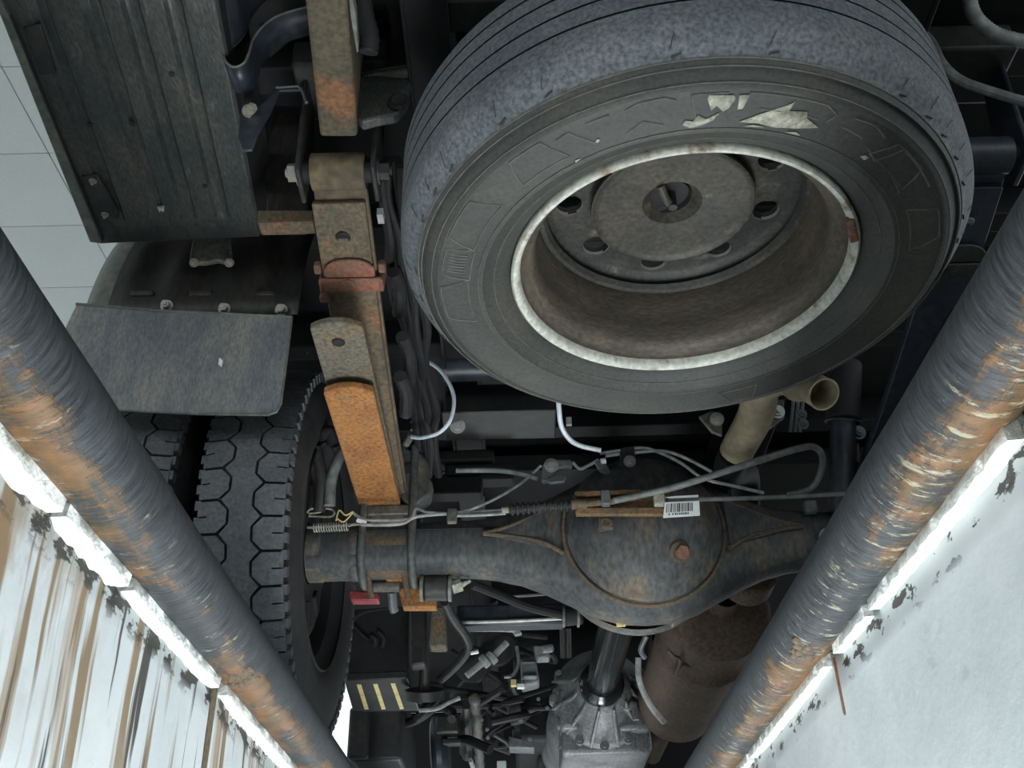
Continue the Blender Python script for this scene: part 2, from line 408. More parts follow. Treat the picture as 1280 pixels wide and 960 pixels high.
# ================================================================= SPARE WHEEL (hangs under the frame)
XC = .245
def polar(c, r, a, z): return V((c.x+r*math.cos(a), c.y+r*math.sin(a), z))
SW = V((.2425, 1.094, .427))
spare = thing('spare_wheel', SW, 'worn spare wheel slung flat under the truck frame behind the rear axle', 'wheel')
TP = [(.236, .016), (.243, .004), (.252, -.004), (.275, -.0125), (.277, -.0145), (.281, -.0145), (.283, -.0135), (.318, -.015), (.334, -.0125), (.336, -.014), (.341, -.012), (.343, -.0095),
      (.3525, -.002), (.3535, -.0045), (.357, -.001), (.358, .003), (.3665, .012), (.374, .022), (.380, .034), (.3825, .047)]
TP = [(.236+(r_-.236)*1.08, z_*1.3 if z_ < 0 else z_) for r_, z_ in TP]
TM = [0]*(len(TP)-1); TM[-4:] = [1]*4
h = .047
for gy in (.070, .102, .134, .160):
    TP += [(.3953, gy-.0018), (.391, gy-.0016), (.391, gy+.0016), (.3953, gy+.0018)]; TM += [1, 2, 2, 2]
TP += [(.3955, .178)]; TM += [1]
TP += [(.388, .196), (.380, .205), (.362, .217), (.32, .227), (.275, .2245), (.252, .216), (.236, .196)]; TM += [1, 1, 0, 0, 0, 0, 0]
bm = B(); lathe(bm, TP, SW, (0, 0, 1), 128, midx=TM)
tyre = put('tyre', bm, [RUBBER, TREAD, GROOVE], spare, angle=50)
def sidez(r):
    p = TP[:20]
    for (r0, h0), (r1, h1) in zip(p, p[1:]):
        if r0 <= r <= r1: return SW.z + h0+(h1-h0)*(r-r0)/max(1e-6, r1-r0)
    return SW.z
N_ = 44
bm = B()                                     # short sipes cut into the shoulder
for k in range(N_):
    a = 2*math.pi*(k+random.uniform(-.2, .2))/N_; e = random.uniform(.1, .8)
    if random.random() < .35: continue
    tube(bm, [polar(SW, .3795, a, SW.z+.0125), polar(SW, .3862, a+.010, SW.z+.0215), polar(SW, .3862+.0060*e, a+.016, SW.z+.0215+.011*e)], .0005, 5, smooth=0)
    tube(bm, [polar(SW, .3725, a, SW.z+.0062), polar(SW, .3745, a+.03, SW.z+.0086)], .0010, 5, smooth=0)
put('shoulder_sipe', bm, GROOVE, tyre, kind='stuff')
def ridge(bm, pts, r=.0011):
    """raised line on the lower sidewall through polar points (radius, degrees)"""
    out = []
    for (r0, a0), (r1, a1) in zip(pts, pts[1:]):
        n = max(2, int(abs(a1-a0)/2)+2)
        for i in range(n):
            t = i/n; rr = r0+(r1-r0)*t; out.append(polar(SW, rr, math.radians(a0+(a1-a0)*t), sidez(rr)-.0004))
    rr, aa = pts[-1]; out.append(polar(SW, rr, math.radians(aa), sidez(rr)-.0004))
    tube(bm, out, r, 5, smooth=0)
bm = B()
for a0, a1, r0, r1 in ((196, 214, .300, .338), (222, 236, .300, .338), (-28, -12, .300, .336), (-52, -36, .305, .336), (166, 184, .300, .338), (60, 72, .302, .334)):
    ridge(bm, [(r0, a0), (r1, a0+3), (r1, a1-3), (r0, a1), (r0, a0)])
for k in range(7): ridge(bm, [(.306, 187+k*1.1), (.330, 187.5+k*1.0)], .0009)
ridge(bm, [(.298, 184), (.336, 186), (.336, 195), (.298, 196), (.298, 184)])
# faint raised letter strokes round the sidewall facing the rear
for pts in ([(.330, 236), (.332, 239), (.300, 243)], [(.333, 243), (.334, 248)], [(.333, 251), (.338, 254), (.338, 259), (.333, 261)], [(.300, 250), (.312, 254), (.300, 258)],
            [(.337, 264), (.337, 271)], [(.300, 265), (.337, 264)], [(.338, 275), (.338, 291), (.331, 294), (.318, 293)], [(.318, 278), (.318, 291)], [(.335, 298), (.338, 303), (.332, 307)],
            [(.320, 296), (.318, 303)], [(.312, 306), (.302, 311), (.336, 313)], [(.335, 314), (.334, 327)], [(.304, 318), (.300, 325)]):
    ridge(bm, pts, .0013)
put('sidewall_lettering', bm, SIDELINE, tyre, kind='stuff')
for rr_, wd_ in ((.3685, .0012), (.3640, .0009), (.3500, .0008), (.2640, .0008), (.2860, .0007)):
    bm = B(); ridge(bm, [(rr_, 0), (rr_, 180), (rr_, 360)], wd_); put('sidewall_ridge', bm, SIDELINE, tyre)
def chalk(shape):
    bm = B(); f = []
    for rr, aa in shape: f.append(polar(SW, rr, math.radians(aa), sidez(rr)-.0016))
    A = [bm.verts.new(p) for p in f]; bm.faces.new(A)
    put('chalk_mark', bm, CHALK, tyre, solid=.0008)
for sh in ([(.332, 267), (.336, 267.2), (.335, 272), (.331, 272.4), (.318, 271.5), (.313, 270.5), (.322, 269), (.315, 268)],
           [(.296, 262), (.303, 262.8), (.300, 264.4), (.309, 265.5), (.302, 267.2), (.312, 270), (.300, 268.8), (.294, 267), (.290, 264)],
           [(.335, 273), (.336, 275), (.318, 274.4), (.316, 273.4)],
           [(.297, 274.5), (.310, 278.2), (.330, 283.6), (.334, 284.2), (.321, 284), (.325, 287.6), (.316, 288.6), (.308, 292.5), (.299, 288), (.294, 283), (.297, 279)],
           [(.291, 276), (.294, 278), (.292, 281)], [(.290, 286), (.294, 288.5), (.290, 290)], [(.297, 307), (.302, 307.6), (.302, 309), (.296, 308.6)],
           [(.308, 243.5), (.306, 244.2), (.302, 243.4), (.304, 242.8)], [(.287, 236), (.291, 236.4), (.289, 238)]):
    chalk(sh)
# steel wheel inside the tyre
bm = B()
lathe(bm, [(.2395, .010), (.2405, .000), (.237, -.0035), (.232, -.002), (.2285, .004), (.2270, .011)], SW, (0, 0, 1), 96)
rim = put('rim_flange', bm, RIM, spare, angle=60)
bm = B()
lathe(bm, [(.2270, .011), (.224, .020), (.214, .026), (.208, .036), (.204, .060), (.203, .085), (.198, .100), (.199, .150), (.214, .185), (.2265, .197), (.2385, .206), (.2395, .196)], SW, (0, 0, 1), 96)
put('rim_barrel', bm, BARREL, spare, angle=60)
# wheel disc with eight hand holes cut through it
bm = B(); NH = 9; RH = .1515; rh = .0205
da = [math.radians(94+360/NH*k) for k in range(NH)]
def discz(r): return SW.z + .142 + .008*min(1, max(0, (r-.095)/.03)) - (0 if r < .178 else (r-.178)*.8)
NS = NH*24
rr = [.055, .095, .120, .1275]; ro = [.1755, .1805, .186, .2005]
def ringv(r): return [bm.verts.new(polar(SW, r, 2*math.pi*k/NS + math.radians(94), discz(r))) for k in range(NS)]
ins = [ringv(r) for r in rr]; outs = [ringv(r) for r in ro]
for S in (ins, outs):
    for A, Bq in zip(S, S[1:]):
        for k in range(NS): bm.faces.new((A[k], A[(k+1) % NS], Bq[(k+1) % NS], Bq[k]))
seg = NS//NH
for hI in range(NH):                          # sector between rings .1265 and .1785, hole in the middle
    c = polar(SW, RH, da[hI], discz(RH)); k0 = hI*seg - seg//2
    border = [ins[-1][(k0+i) % NS] for i in range(seg+1)] + [outs[0][(k0+seg-i) % NS] for i in range(seg+1)]
    nb = len(border); hole = []; low = []
    for v in border:
        dv = V((v.co.x-c.x, v.co.y-c.y, 0)).normalized()
        hole.append(bm.verts.new(c+dv*rh)); low.append(bm.verts.new(c+dv*rh*.93+V((0, 0, .012))))
    for i in range(nb):
        j = (i+1) % nb
        if i == seg or i == nb-1:              # radial seams between neighbouring sectors
            pass
        bm.faces.new((border[i], border[j], hole[j], hole[i])); bm.faces.new((hole[i], hole[j], low[j], low[i]))
bmesh.ops.remove_doubles(bm, verts=bm.verts[:], dist=1e-5)
wd = put('wheel_disc', bm, DISC, spare, angle=40)
bm = B(); lathe(bm, [(.2, .122), (.192, .124), (.186, .131), (.192, .140), (.2, .138)], SW, (0, 0, 1), 96)
put('disc_weld', bm, DISC, wd)
for k in range(NH):                           # bright bevel of each hand hole
    bm = B(); c = polar(SW, RH, da[k], discz(RH)-.0006); lathe(bm, [(.0209, -.0003), (.0203, .001), (.0194, .004)], c, (0, 0, 1), 24)
    put('hand_hole_edge', bm, STEEL, wd)
bm = B(); lathe(bm, [(0, .160), (.026, .158), (.034, .148), (.044, .134), (.070, .130), (.106, .128), (.114, .1255), (.1175, .1225), (.120, .124), (.1205, .128), (.118, .134), (.10, .140), (0, .163)], SW, (0, 0, 1), 72)
cp = put('carrier_plate', bm, CPLATE, spare, angle=45)
bm = B(); c = V((SW.x-.006, SW.y-.002, SW.z))
tube(bm, [c+V((-.016, -.036, .134)), c+V((-.006, -.014, .130)), c+V((.004, .006, .136)), c+V((.005, .016, .148)), c+V((0, .01, .165))], .006, 10)
put('carrier_hook', bm, CPLATE, cp)
bm = B(); lathe(bm, [(.0335, .1475), (.030, .1545), (.0, .1555)], SW+V((-.004, 0, -.001)), (0, 0, 1), 40); put('hook_recess', bm, BLACK, cp)
a = math.radians(-8)
bm = B(); c = polar(SW, .2305, a-.25, SW.z-.002)
t_ = V((-math.sin(a-.25), math.cos(a-.25), 0)); n_ = V((math.cos(a-.25), math.sin(a-.25), 0))
box(bm, c, (.046, .012, .012), (t_, n_, V((0, 0, 1)))); put('balance_weight', bm, RUSTRED, rim, bevel=.003)
bm = B(); tube(bm, [(SW.x, SW.y, SW.z+.125), (SW.x, SW.y, .99)], .007, 8, smooth=0); put('winch_chain', bm, DARK, spare)

# ================================================================= TRUCK
truck = thing('truck', (XC, 2.6, 0), 'light truck parked over the pit, its grimy underside and rear axle seen from below', 'truck')
def T(name, bm, m, parent=None, **k): return put(name, bm, m, parent or truck, **k)
YA, ZA = 1.93, .385

# ---- deck, frame rails, cross members
bm = B(); box(bm, (XC, 2.65, 1.06), (2.10, 5.3, .05)); T('deck_floor', bm, BLACK)
for k in range(9):
    bm = B(); box(bm, (XC, .35+.42*k, 1.0), (2.06, .06, .075)); T('deck_crossbeam', bm, BLACK, bevel=.004)
for s in (-1, 1):
    bm = B(); x = XC+s*.395
    prism(bm, [(x, .62, .80), (x, .62, .97), (x, 5.3, .97), (x, 5.3, .72), (x, 2.4, .76)], (-s*.006, 0, 0))
    for zz in (.80, .97): pass
    box(bm, (x-s*.035, 1.5, .80), (.07, 1.76, .007)); box(bm, (x-s*.035, 3.0, .967), (.07, 4.6, .007)); box(bm, (x-s*.035, 3.84, .742), (.07, 2.9, .007))
    T('frame_rail', bm, BLACK, bevel=.002)
def crossmember(y, z, hh, m=DARK, x0=-.15, x1=.64, dep=.06):
    bm = B(); box(bm, ((x0+x1)/2, y, z), (x1-x0, dep, hh)); T('crossmember', bm, m, bevel=.006)
crossmember(.95, .86, .10); crossmember(1.42, .88, .12)
crossmember(3.3, .80, .12)
# round tube member and the plate member behind the white hose
a = P(505, 462, z=.79); b_ = P(720, 462, z=.79)
bm = B(); cyl(bm, (-.155, a.y, .79), (.645, a.y, .79), .030, 28); T('tube_crossmember', bm, BLUEBLK)
bm = B(); box(bm, (-.03, a.y+.10, .735), (.25, .05, .12)); box(bm, (-.03, a.y+.06, .677), (.25, .12, .006)); pm = T('plate_crossmember', bm, DARK, bevel=.004)
hexbolt(pm, P(572, 533, y=a.y-.002), (0, -1, -.2), .011, .010, PALE)
# ---- left rear: rusty frame stub above the spring eye, sheet brackets, tool box bottom
s0, s1 = P(378, -30, z=.70), P(400, 172, z=.70); e0, e1 = P(432, -30, z=.70), P(447, 172, z=.70)
bm = B(); prism(bm, [s0, s1, e1, e0], (0, 0, .28))
fs = T('frame_stub', bm, mat('stub_rust', (.085, .070, .040), (.055, .050, .032), scale=9, rough=.75, fine=140, var=.4, c3=(.19, .085, .035), pos3=.60, scale3=9), bevel=.006)
bm = B(); prism(bm, [P(436, -5, z=.695), P(438.5, 20, z=.695), P(446, 66, z=.695), P(448, 64, z=.695), P(445, 20, z=.695), P(440, -5, z=.695)], (0, 0, .02)); put('paint_strip', bm, FEND_E, fs)
bm = B(); tube(bm, [P(452, -20, d=1.45), P(455, 15, d=1.45), P(462, 45, d=1.45), P(460, 66, d=1.45)], .014, 14, rf=lambda t, i: .0135+.0012*(i % 2)); T('rubber_hose', bm, BLACK)
# arm to the right of the stub
bm = B(); q = [P(446, 95, y=1.05), P(470, 93, y=1.05), P(505, 97, y=1.05), P(516, 94, y=1.05), P(512, 105, y=1.05), P(508, 128, y=1.05), P(495, 143, y=1.05), P(470, 147, y=1.05), P(452, 152, y=1.05), P(446, 146, y=1.05)]
prism(bm, q, (0, .02, 0)); arm = T('hanger_arm', bm, PLATE, bevel=.004)
bm = B(); lathe(bm, [(.012, 0), (.017, -.002), (.012, -.003)], P(499, 128, y=1.047), (0, 1, .1), 20); cyl(bm, P(499, 128, y=1.049), P(499, 128, y=1.046), .013, 20); put('arm_hole', bm, BLACK, arm)
bm = B(); strip(bm, [P(446, 92, y=1.06), P(480, 86, y=1.06), P(530, 79, y=1.06), P(580, 68, y=1.06)], (0, .03, .01)); T('stay_strap', bm, DUSTY, solid=.004)
# blue-black hemmed sheet and its stay
YB = 1.0
hem = [P(*p, y=YB) for p in ((350, -14), (326, 6), (312, 24), (305, 42), (293, 56), (281, 59), (279, 68), (284, 79), (293, 84), (305, 79), (312, 64), (317, 48), (332, 30), (352, 18), (388, 8))]
bm = B(); strip(bm, catmull(hem[:6], 4), (.005, -.16, 0)); strip(bm, catmull(hem[5:], 4), (0, .05, 0)); hm = T('hemmed_sheet', bm, BLUEBLK, solid=.004)
bm = B(); tube(bm, catmull(hem, 4), .0022, 6, smooth=0); put('sheet_edge', bm, FEND_E, hm)
YB = 1.06
bm = B(); prism(bm, [P(*p, y=YB) for p in ((313, 60), (324, 50), (328, 52), (312, 140), (332, 126), (345, 108), (378, 107), (386, 126), (381, 129), (375, 112), (349, 113), (338, 140), (322, 168), (315, 187), (303, 188), (297, 172), (301, 140))], (0, .005, 0))
br = T('stay_bracket', bm, BLUEBLK, bevel=.0015)
hexbolt(br, P(312, 140, y=YB-.001), (.6, -1, -.3), .008, .014)
bm = B(); q = [P(*p, y=YB) for p in ((345, 110), (372, 108), (377, 112), (383, 128))]; tube(bm, q, .0022, 6, smooth=0); put('bracket_edge', bm, FEND_E, br)
bm = B(); prism(bm, [P(*p, y=1.12) for p in ((326, 40), (378, 18), (382, 22), (334, 60))], (0, .02, 0)); T('gusset', bm, DARK)
bm = B(); prism(bm, [P(*p, y=1.30) for p in ((342, 140), (372, 142), (384, 180), (384, 290), (334, 290), (330, 200))], (0, .01, 0)); T('side_plate', bm, FLAPC, bevel=.004)
bm = B(); prism(bm, [P(*p, y=1.26) for p in ((322, 262), (392, 262), (392, 278), (322, 280))], (0, .03, 0)); T('cross_strap', bm, RUST2, bevel=.003)

# tool box bottom plate (left side of the body)
def lerp(a, b, t): return a+(b-a)*t
c00, c10 = P(-8, -18, z=.80), P(266, -18, z=.80); c01, c11 = P(124, 302, z=.80), P(324, 293, z=.80)
bm = B(); nx, ny = 60, 10
def rib(t):
    for c in (.17, .42, .60, .80):
        d = abs(t-c)
        if d < .05: return .010*(1 if d < .03 else (.05-d)/.02)
    return 0
g = []
for j in range(ny+1):
    fy = j/ny; row = []
    for i in range(nx+1):
        fx = i/nx; p = lerp(lerp(c00, c10, fx), lerp(c01, c11, fx), fy)
        k = min(1, max(0, (1-fy)*12-1)) if fy > .8 else 1
        row.append(bm.verts.new(p+V((0, 0, rib(fx)*k))))
    g.append(row)
for j in range(ny):
    for i in range(nx): bm.faces.new((g[j][i], g[j][i+1], g[j+1][i+1], g[j+1][i]))
tb = T('toolbox_bottom', bm, PLATE, solid=.004, angle=25)
def onplate(px, py, dz=0): return P(px, py, z=.80)+V((0, 0, dz))
bm = B(); prism(bm, [c11, c10, P(278, -18, z=.80)+V((0, 0, .10)), P(327, 290, z=.80)+V((.012, 0, .10))], (.004, 0, 0)); put('box_side', bm, DARK, tb)
bm = B(); prism(bm, [c01, c11, c11+V((0, .01, .13)), c01+V((0, .01, .13))], (0, .005, 0)); put('box_end', bm, DARK, tb)
bm = B(); prism(bm, [P(-20, -10, z=.79), P(0, 20, z=.79), P(112, 303, z=.79), P(128, 305, z=.79), P(10, 18, z=.79), P(-8, -10, z=.79)], (0, 0, .16)); put('side_skirt', bm, FEND_E, tb, bevel=.002)
bm = B(); prism(bm, [P(10, 18, z=.792), P(16, 26, z=.792), P(129, 301, z=.792), P(126, 305, z=.792)], (0, 0, .02)); put('skirt_lip', bm, DARK, tb)
for i, (px, py) in enumerate(((215, 91), (113, 155), (166, 153), (256, 231))):
    bm = B(); cyl(bm, onplate(px, py, -.004), onplate(px, py, .0), .0045, 14); put('drain_hole', bm, BLACK, tb)
for px, py in ((117, 223), (132, 265)): hexbolt(tb, onplate(px, py, -.004), (0, 0, -1), .0045, .005, BOLT)
bm = B(); prism(bm, [onplate(*p, -.006) for p in ((102, 218), (122, 216), (150, 262), (148, 270), (128, 272), (116, 256))], (0, 0, .006)); put('latch_plate', bm, DARK, tb, bevel=.002)
bm = B(); prism(bm, [onplate(*p, -.006) for p in ((30, 32), (52, 28), (72, 88), (52, 92))], (0, 0, .006)); put('latch_plate', bm, DARK, tb, bevel=.002)
bm = B(); prism(bm, [onplate(*p, -.004) for p in ((197, 257), (206, 256), (205, 263), (201, 261), (200, 264))], (0, 0, .003)); put('paint_chip', bm, CHALK, tb)

# ---- rear fender and mud flap (left)
FX0, FX1 = -.815, -.400
FY = 1.50
prof = []
for k in range(0, 21):
    a = math.radians(2+k*4.4); prof.append((FY+.40-.40*math.cos(a), .665+.52*math.sin(a)))
bm = B(); n = 24; rows = []
for (y, z) in prof:
    row = []
    for i in range(n+1):
        f = i/n; d = 0
        for c in (.28, .55, .85):
            if abs(f-c) < .055: d = .010
        if f < .10: row.append(bm.verts.new((FX0+(FX1-FX0)*f, y+.02*(1-f/.10)**2, z)))
        else: row.append(bm.verts.new((FX0+(FX1-FX0)*f, y+(d if z > .73 else 0), z)))
    rows.append(row)
for r0, r1 in zip(rows, rows[1:]):
    for i in range(n): bm.faces.new((r0[i], r0[i+1], r1[i+1], r1[i])).material_index = 1 if i < 3 else 0
fd = T('fender', bm, [FLAPC, FEND_E], solid=.004, angle=30)
flapq = [P(*p, y=FY-.004) for p in ((97, 383), (135, 386), (195, 391), (260, 394), (366, 399), (361, 440), (352, 508), (347, 517), (336, 521), (250, 520), (150, 515), (60, 508), (68, 460), (84, 410))]
bm = B(); prism(bm, flapq, (0, -.007, 0)); mf = T('mud_flap', bm, FLAP, bevel=.0025, label='dusty grey rubber mud flap with rounded corner')
bm = B(); tube(bm, [p+V((0, -.007, 0)) for p in flapq[:5]], .003, 6, smooth=0); put('flap_hem', bm, FEND_E, mf)
bm = B(); tube(bm, [p+V((0, -.007, 0)) for p in flapq[4:10]], .0022, 6, smooth=0); put('flap_edge', bm, FEND_E, mf)
for px, py in ((209, 383), (281, 387), (352, 388)): hexbolt(fd, P(px, py, y=FY), (0, -1, -.25), .008, .013)
for px in (178, 252, 330):
    bm = B(); box(bm, P(px, 368, y=FY+.008), (.045, .012, .012)); put('rib_stop', bm, FLAPC, fd, bevel=.003)
bk = [P(*p, y=FY-.01) for p in ((244, 296), (288, 296), (291, 322), (284, 333), (274, 330), (258, 333), (240, 333), (239, 326))]
bm = B(); prism(bm, bk, (0, -.012, 0)); fb = T('fender_bracket', bm, DUSTY, bevel=.003)
for px in (243, 287): hexbolt(fb, P(px, 329, y=FY-.02), (0, -1, -.2), .006, .008)
bm = B(); prism(bm, [P(*p, y=FY-.024) for p in ((274, 447), (278, 450), (277, 458), (273, 455))], (0, .004, 0)); put('paint_fleck', bm, LABEL, mf)

# ---- dual rear wheels
TR, TWd = .383, .150
def rear_tyre(xc, parent=None, name='rear_tyre'):
    bm = B(); hw = TWd/2; c = V((xc, YA, TR+.001)); ax = V((1, 0, 0))
    pr = [(.226, -hw+.012), (.240, -hw-.002), (.275, -hw-.012), (.315, -hw-.014), (.345, -hw-.006), (.365, -hw+.002), (.371, -hw+.008)]
    pr = pr + [(r, -h_) for r, h_ in reversed(pr)]
    lathe(bm, pr, c, ax, 96)
    o = T(name, bm, GROOVE, angle=50)
    bm = B(); NP = 40; p = 2*math.pi/NP; rt, rb = TR, .369
    def emit(poly):
        top = []; bot = []
        for s_, w_ in poly:
            shrink = .0 if abs(w_) < hw-.004 else .006
            for L_, r in ((top, rt-shrink), (bot, rb)):
                L_.append(bm.verts.new(c+V((w_, math.cos(s_)*r, math.sin(s_)*r))))
        bm.faces.new(top)
        m_ = len(poly)
        for i in range(m_): bm.faces.new((top[i], bot[i], bot[(i+1) % m_], top[(i+1) % m_]))
    g_ = .0065; gw = .0016
    for k in range(NP):
        s0_ = k*p; ph = p*.5
        for sd in (-1, 1):
            o_ = s0_ + (ph if sd > 0 else 0)
            e = .040; q_ = .024
            emit([(o_+g_, sd*hw), (o_+g_, sd*e), (o_+p*.30, sd*q_), (o_+p*.70, sd*q_), (o_+p-g_, sd*e), (o_+p-g_, sd*hw),
                  (o_+p*.5+.0035, sd*hw), (o_+p*.5+.0035, sd*(hw-.018)), (o_+p*.5-.0035, sd*(hw-.018)), (o_+p*.5-.0035, sd*hw)])
        # centre rib piece between the two zigzags
        def zz(s_, sd):
            t = ((s_-(ph if sd > 0 else 0)) % p)/p
            e, q_ = .0345, .0190
            if t < .30: return sd*(e-(e-q_)*t/.30)
            if t < .70: return sd*q_
            return sd*(q_+(e-q_)*(t-.70)/.30)
        st = [0, .1999, .2, .30, .5, .70, .8, .9999]
        emit([(s0_+p*t, zz(s0_+p*t, -1)) for t in st] + [(s0_+p*t, zz(s0_+p*t, 1)) for t in reversed(st)])
    put('tread_block', bm, LUG, o, angle=25, kind='stuff')
    bm = B()
    for sd in (-1, 1):
        for k in range(NP*2):
            s_ = k*p/2+.02; cc = c+V((sd*(hw+.0015), math.cos(s_)*.366, math.sin(s_)*.366))
            rad = V((0, math.cos(s_), math.sin(s_))); tan = V((0, -math.sin(s_), math.cos(s_)))
            box(bm, cc, (.010, .017, .018), (ax, tan, rad))
    put('shoulder_rib', bm, LUG, o, kind='stuff')
    return o
xi, xo = -.473, -.682
for xs_ in (xi, xo, 2*XC-xi, 2*XC-xo): rear_tyre(xs_)
def rear_rim(x, s):
    c = V((x, YA, TR)); d = V((s, 0, 0)); bm = B()
    lathe(bm, [(.232, .080), (.236, .076), (.228, .066), (.205, .055), (.198, 0), (.200, -.055), (.222, -.066), (.236, -.076), (.232, -.080)], c, d, 64)
    lathe(bm, [(.08, -.055), (.14, -.055), (.165, -.045), (.198, -.01)], c, d, 64)
    o = T('wheel_rim', bm, BLACK, angle=50)
for x_, s_ in ((xi, 1), (xo, -1), (2*XC-xi, -1), (2*XC-xo, 1)): rear_rim(x_, s_)
for s in (-1, 1):
    xb = XC + s*(XC-(-.45))
    bm = B(); lathe(bm, [(.06, -.02), (.165, -.018), (.178, -.010), (.178, .05), (.172, .06), (.172, .12)], (xb, YA, TR), (s, 0, 0), 64)
    dr = T('brake_drum', bm, DARK, angle=50)
    for k in range(10):
        a = 2*math.pi*k/10; bm = B(); box(bm, (xb-s*.02, YA+.12*math.cos(a), TR+.12*math.sin(a)), (.014, .03, .05), (V((1, 0, 0)), V((0, -math.sin(a), math.cos(a))), V((0, math.cos(a), math.sin(a)))))
        put('drum_rib', bm, BLACK, dr, bevel=.003)
# curved brake tubes between wheel and spring
bm = B(); tube(bm, [P(412, 632, d=1.98), P(414, 600, d=2.0), P(424, 572, d=2.02), P(436, 555, d=2.05), P(445, 530, d=2.1)], .0115, 12); T('air_hose', bm, HOSE)
bm = B(); tube(bm, [P(395, 560, d=2.02), P(402, 600, d=2.0), P(399, 640, d=1.99)], .012, 12); tube(bm, [P(398, 545, d=2.03), P(412, 540, d=2.05), P(418, 556, d=2.04)], .014, 12); T('brake_lever', bm, DARK)

# ---- leaf springs
SX = -.268; LW = .086
def leaf(bm, x, prof, th, wd=LW, crown=.0):
    rows = []
    for i, (y, z) in enumerate(prof):
        a = V((0, prof[min(i+1, len(prof)-1)][0]-prof[max(i-1, 0)][0], prof[min(i+1, len(prof)-1)][1]-prof[max(i-1, 0)][1])).normalized()
        nrm = V((0, -a.z, a.y))
        c = V((x, y, z)); hw = wd/2
        rows.append([bm.verts.new(c+V((-hw, 0, 0))), bm.verts.new(c+V((hw, 0, 0))), bm.verts.new(c+V((hw, 0, 0))+nrm*th), bm.verts.new(c+V((-hw, 0, 0))+nrm*th)])
    for A, Bq in zip(rows, rows[1:]):
        for k in range(4): bm.faces.new((A[k], A[(k+1) % 4], Bq[(k+1) % 4], Bq[k]))
    bm.faces.new(rows[0]); bm.faces.new(rows[-1][::-1])
def mainz(y):
    t = abs(YA-y)/.775; return .496+.190*t**1.35
def main_prof(y0, y1, off, n=24): return [(y0+(y1-y0)*i/n, mainz(y0+(y1-y0)*i/n)-off) for i in range(n+1)]
def spring(s, x, mset):
    mm = mset; sk = -.013 if s < 0 else .0
    bm = B(); leaf(bm, x, main_prof(1.165, 2.70, 0), .012)
    # rolled eye
    lathe(bm, [(.030, -LW/2), (.030, LW/2), (.019, LW/2), (.019, -LW/2)], (x, 1.152, mainz(1.165)+.018), (1, 0, 0), 28, closed=True)
    sp = T('leaf_spring', bm, mm['main'], bevel=.0015, angle=40)
    bm = B(); leaf(bm, x-.004, main_prof(1.185, 2.6, .013), .0125); put('leaf', bm, mm['second'], sp, bevel=.002)
    # flat helper leaves with curved, bevelled tips
    def helper(nm, y0, z0, z1, mt, th, hole=True):
        bm = B(); n = 10; tip = .016
        lft = []; ys = [1.93-(1.93-y0)*(1-i/n) for i in range(n+1)]
        A = []
        for i, y in enumerate(ys):
            f = (y-y0)/(YA-y0); z = z0+(z1-z0)*f
            row = []
            for k in range(9):
                u = -1+k/4; yy = y + (tip*(u*u) if i == 0 else 0)
                row.append((x+sk+u*LW/2, yy, z))
            A.append(row)
        lo_ = [[bm.verts.new(p) for p in r] for r in A]; up_ = [[bm.verts.new((p[0], p[1], p[2]+th)) for p in r] for r in A]
        for i in range(n):
            for k in range(8):
                bm.faces.new((lo_[i][k], lo_[i][k+1], lo_[i+1][k+1], lo_[i+1][k])); bm.faces.new((up_[i][k], up_[i+1][k], up_[i+1][k+1], up_[i][k+1]))
            bm.faces.new((lo_[i][0], lo_[i+1][0], up_[i+1][0], up_[i][0])); bm.faces.new((lo_[i][8], up_[i][8], up_[i+1][8], lo_[i+1][8]))
        for k in range(8): bm.faces.new((lo_[0][k], up_[0][k], up_[0][k+1], lo_[0][k+1])); bm.faces.new((lo_[n][k], lo_[n][k+1], up_[n][k+1], up_[n][k]))
        return put(nm, bm, mt, sp, bevel=.003)
    hl = helper('leaf', 1.285, .499, .480, mm['h1'], .014)
    if s < 0: hl['label'] = 'grey scaly helper leaf with a curved tip'
    hl = helper('leaf', 1.428, .467, .463, mm['h2'], .015)
    if s < 0: hl['label'] = 'bright orange rusted helper leaf above the axle'
    # bolt in leaf eye area and helper tip
    zc_ = mainz(1.245)-.013
    bm = B(); lathe(bm, [(.0085, -.0012), (.0105, -.002), (.0125, -.0005)], (x-.004, 1.245, zc_), (0, 0, 1), 24); cyl(bm, (x-.004, 1.245, zc_-.0006), (x-.004, 1.245, zc_+.003), .0085, 20); put('leaf_hole', bm, mm['hole'], sp)
    bm = B(); cyl(bm, (x+sk-.002, 1.335, .4955), (x+sk-.002, 1.335, .4975), .009, 20); lathe(bm, [(.0085, 0), (.0098, -.0015), (.011, 0)], (x+sk-.002, 1.335, .4965), (0, 0, 1), 24); put('leaf_hole', bm, mm['hole'], sp)
    # rebound clamp
    yc = 1.318; zc_ = mainz(yc)-.015
    sl = V((0, 1, -.32)).normalized()
    bm = B()
    def at_(dx, dy, dz): return V((x+dx, yc, zc_)) + sl*dy + V((0, .30, .95))*dz
    axs = (V((1, 0, 0)), sl, V((1, 0, 0)).cross(sl))
    box(bm, at_(0, .012, -.004), (LW+.020, .028, .008), axs); cl = put('spring_clamp', bm, mm['clamp'], sp, bevel=.003)
    bm = B(); q = []
    for k in range(13):
        u = -1+k/6; q.append(at_(u*(LW/2-.001), -.022-.016*(1-abs(u)**3), -.001))
    for k in range(13):
        u = 1-k/6; q.append(at_(u*(LW/2-.001), -.004, -.001))
    prism(bm, q, (0, -.002, -.006)); put('clamp_pad', bm, mm['pad'], sp, bevel=.002)
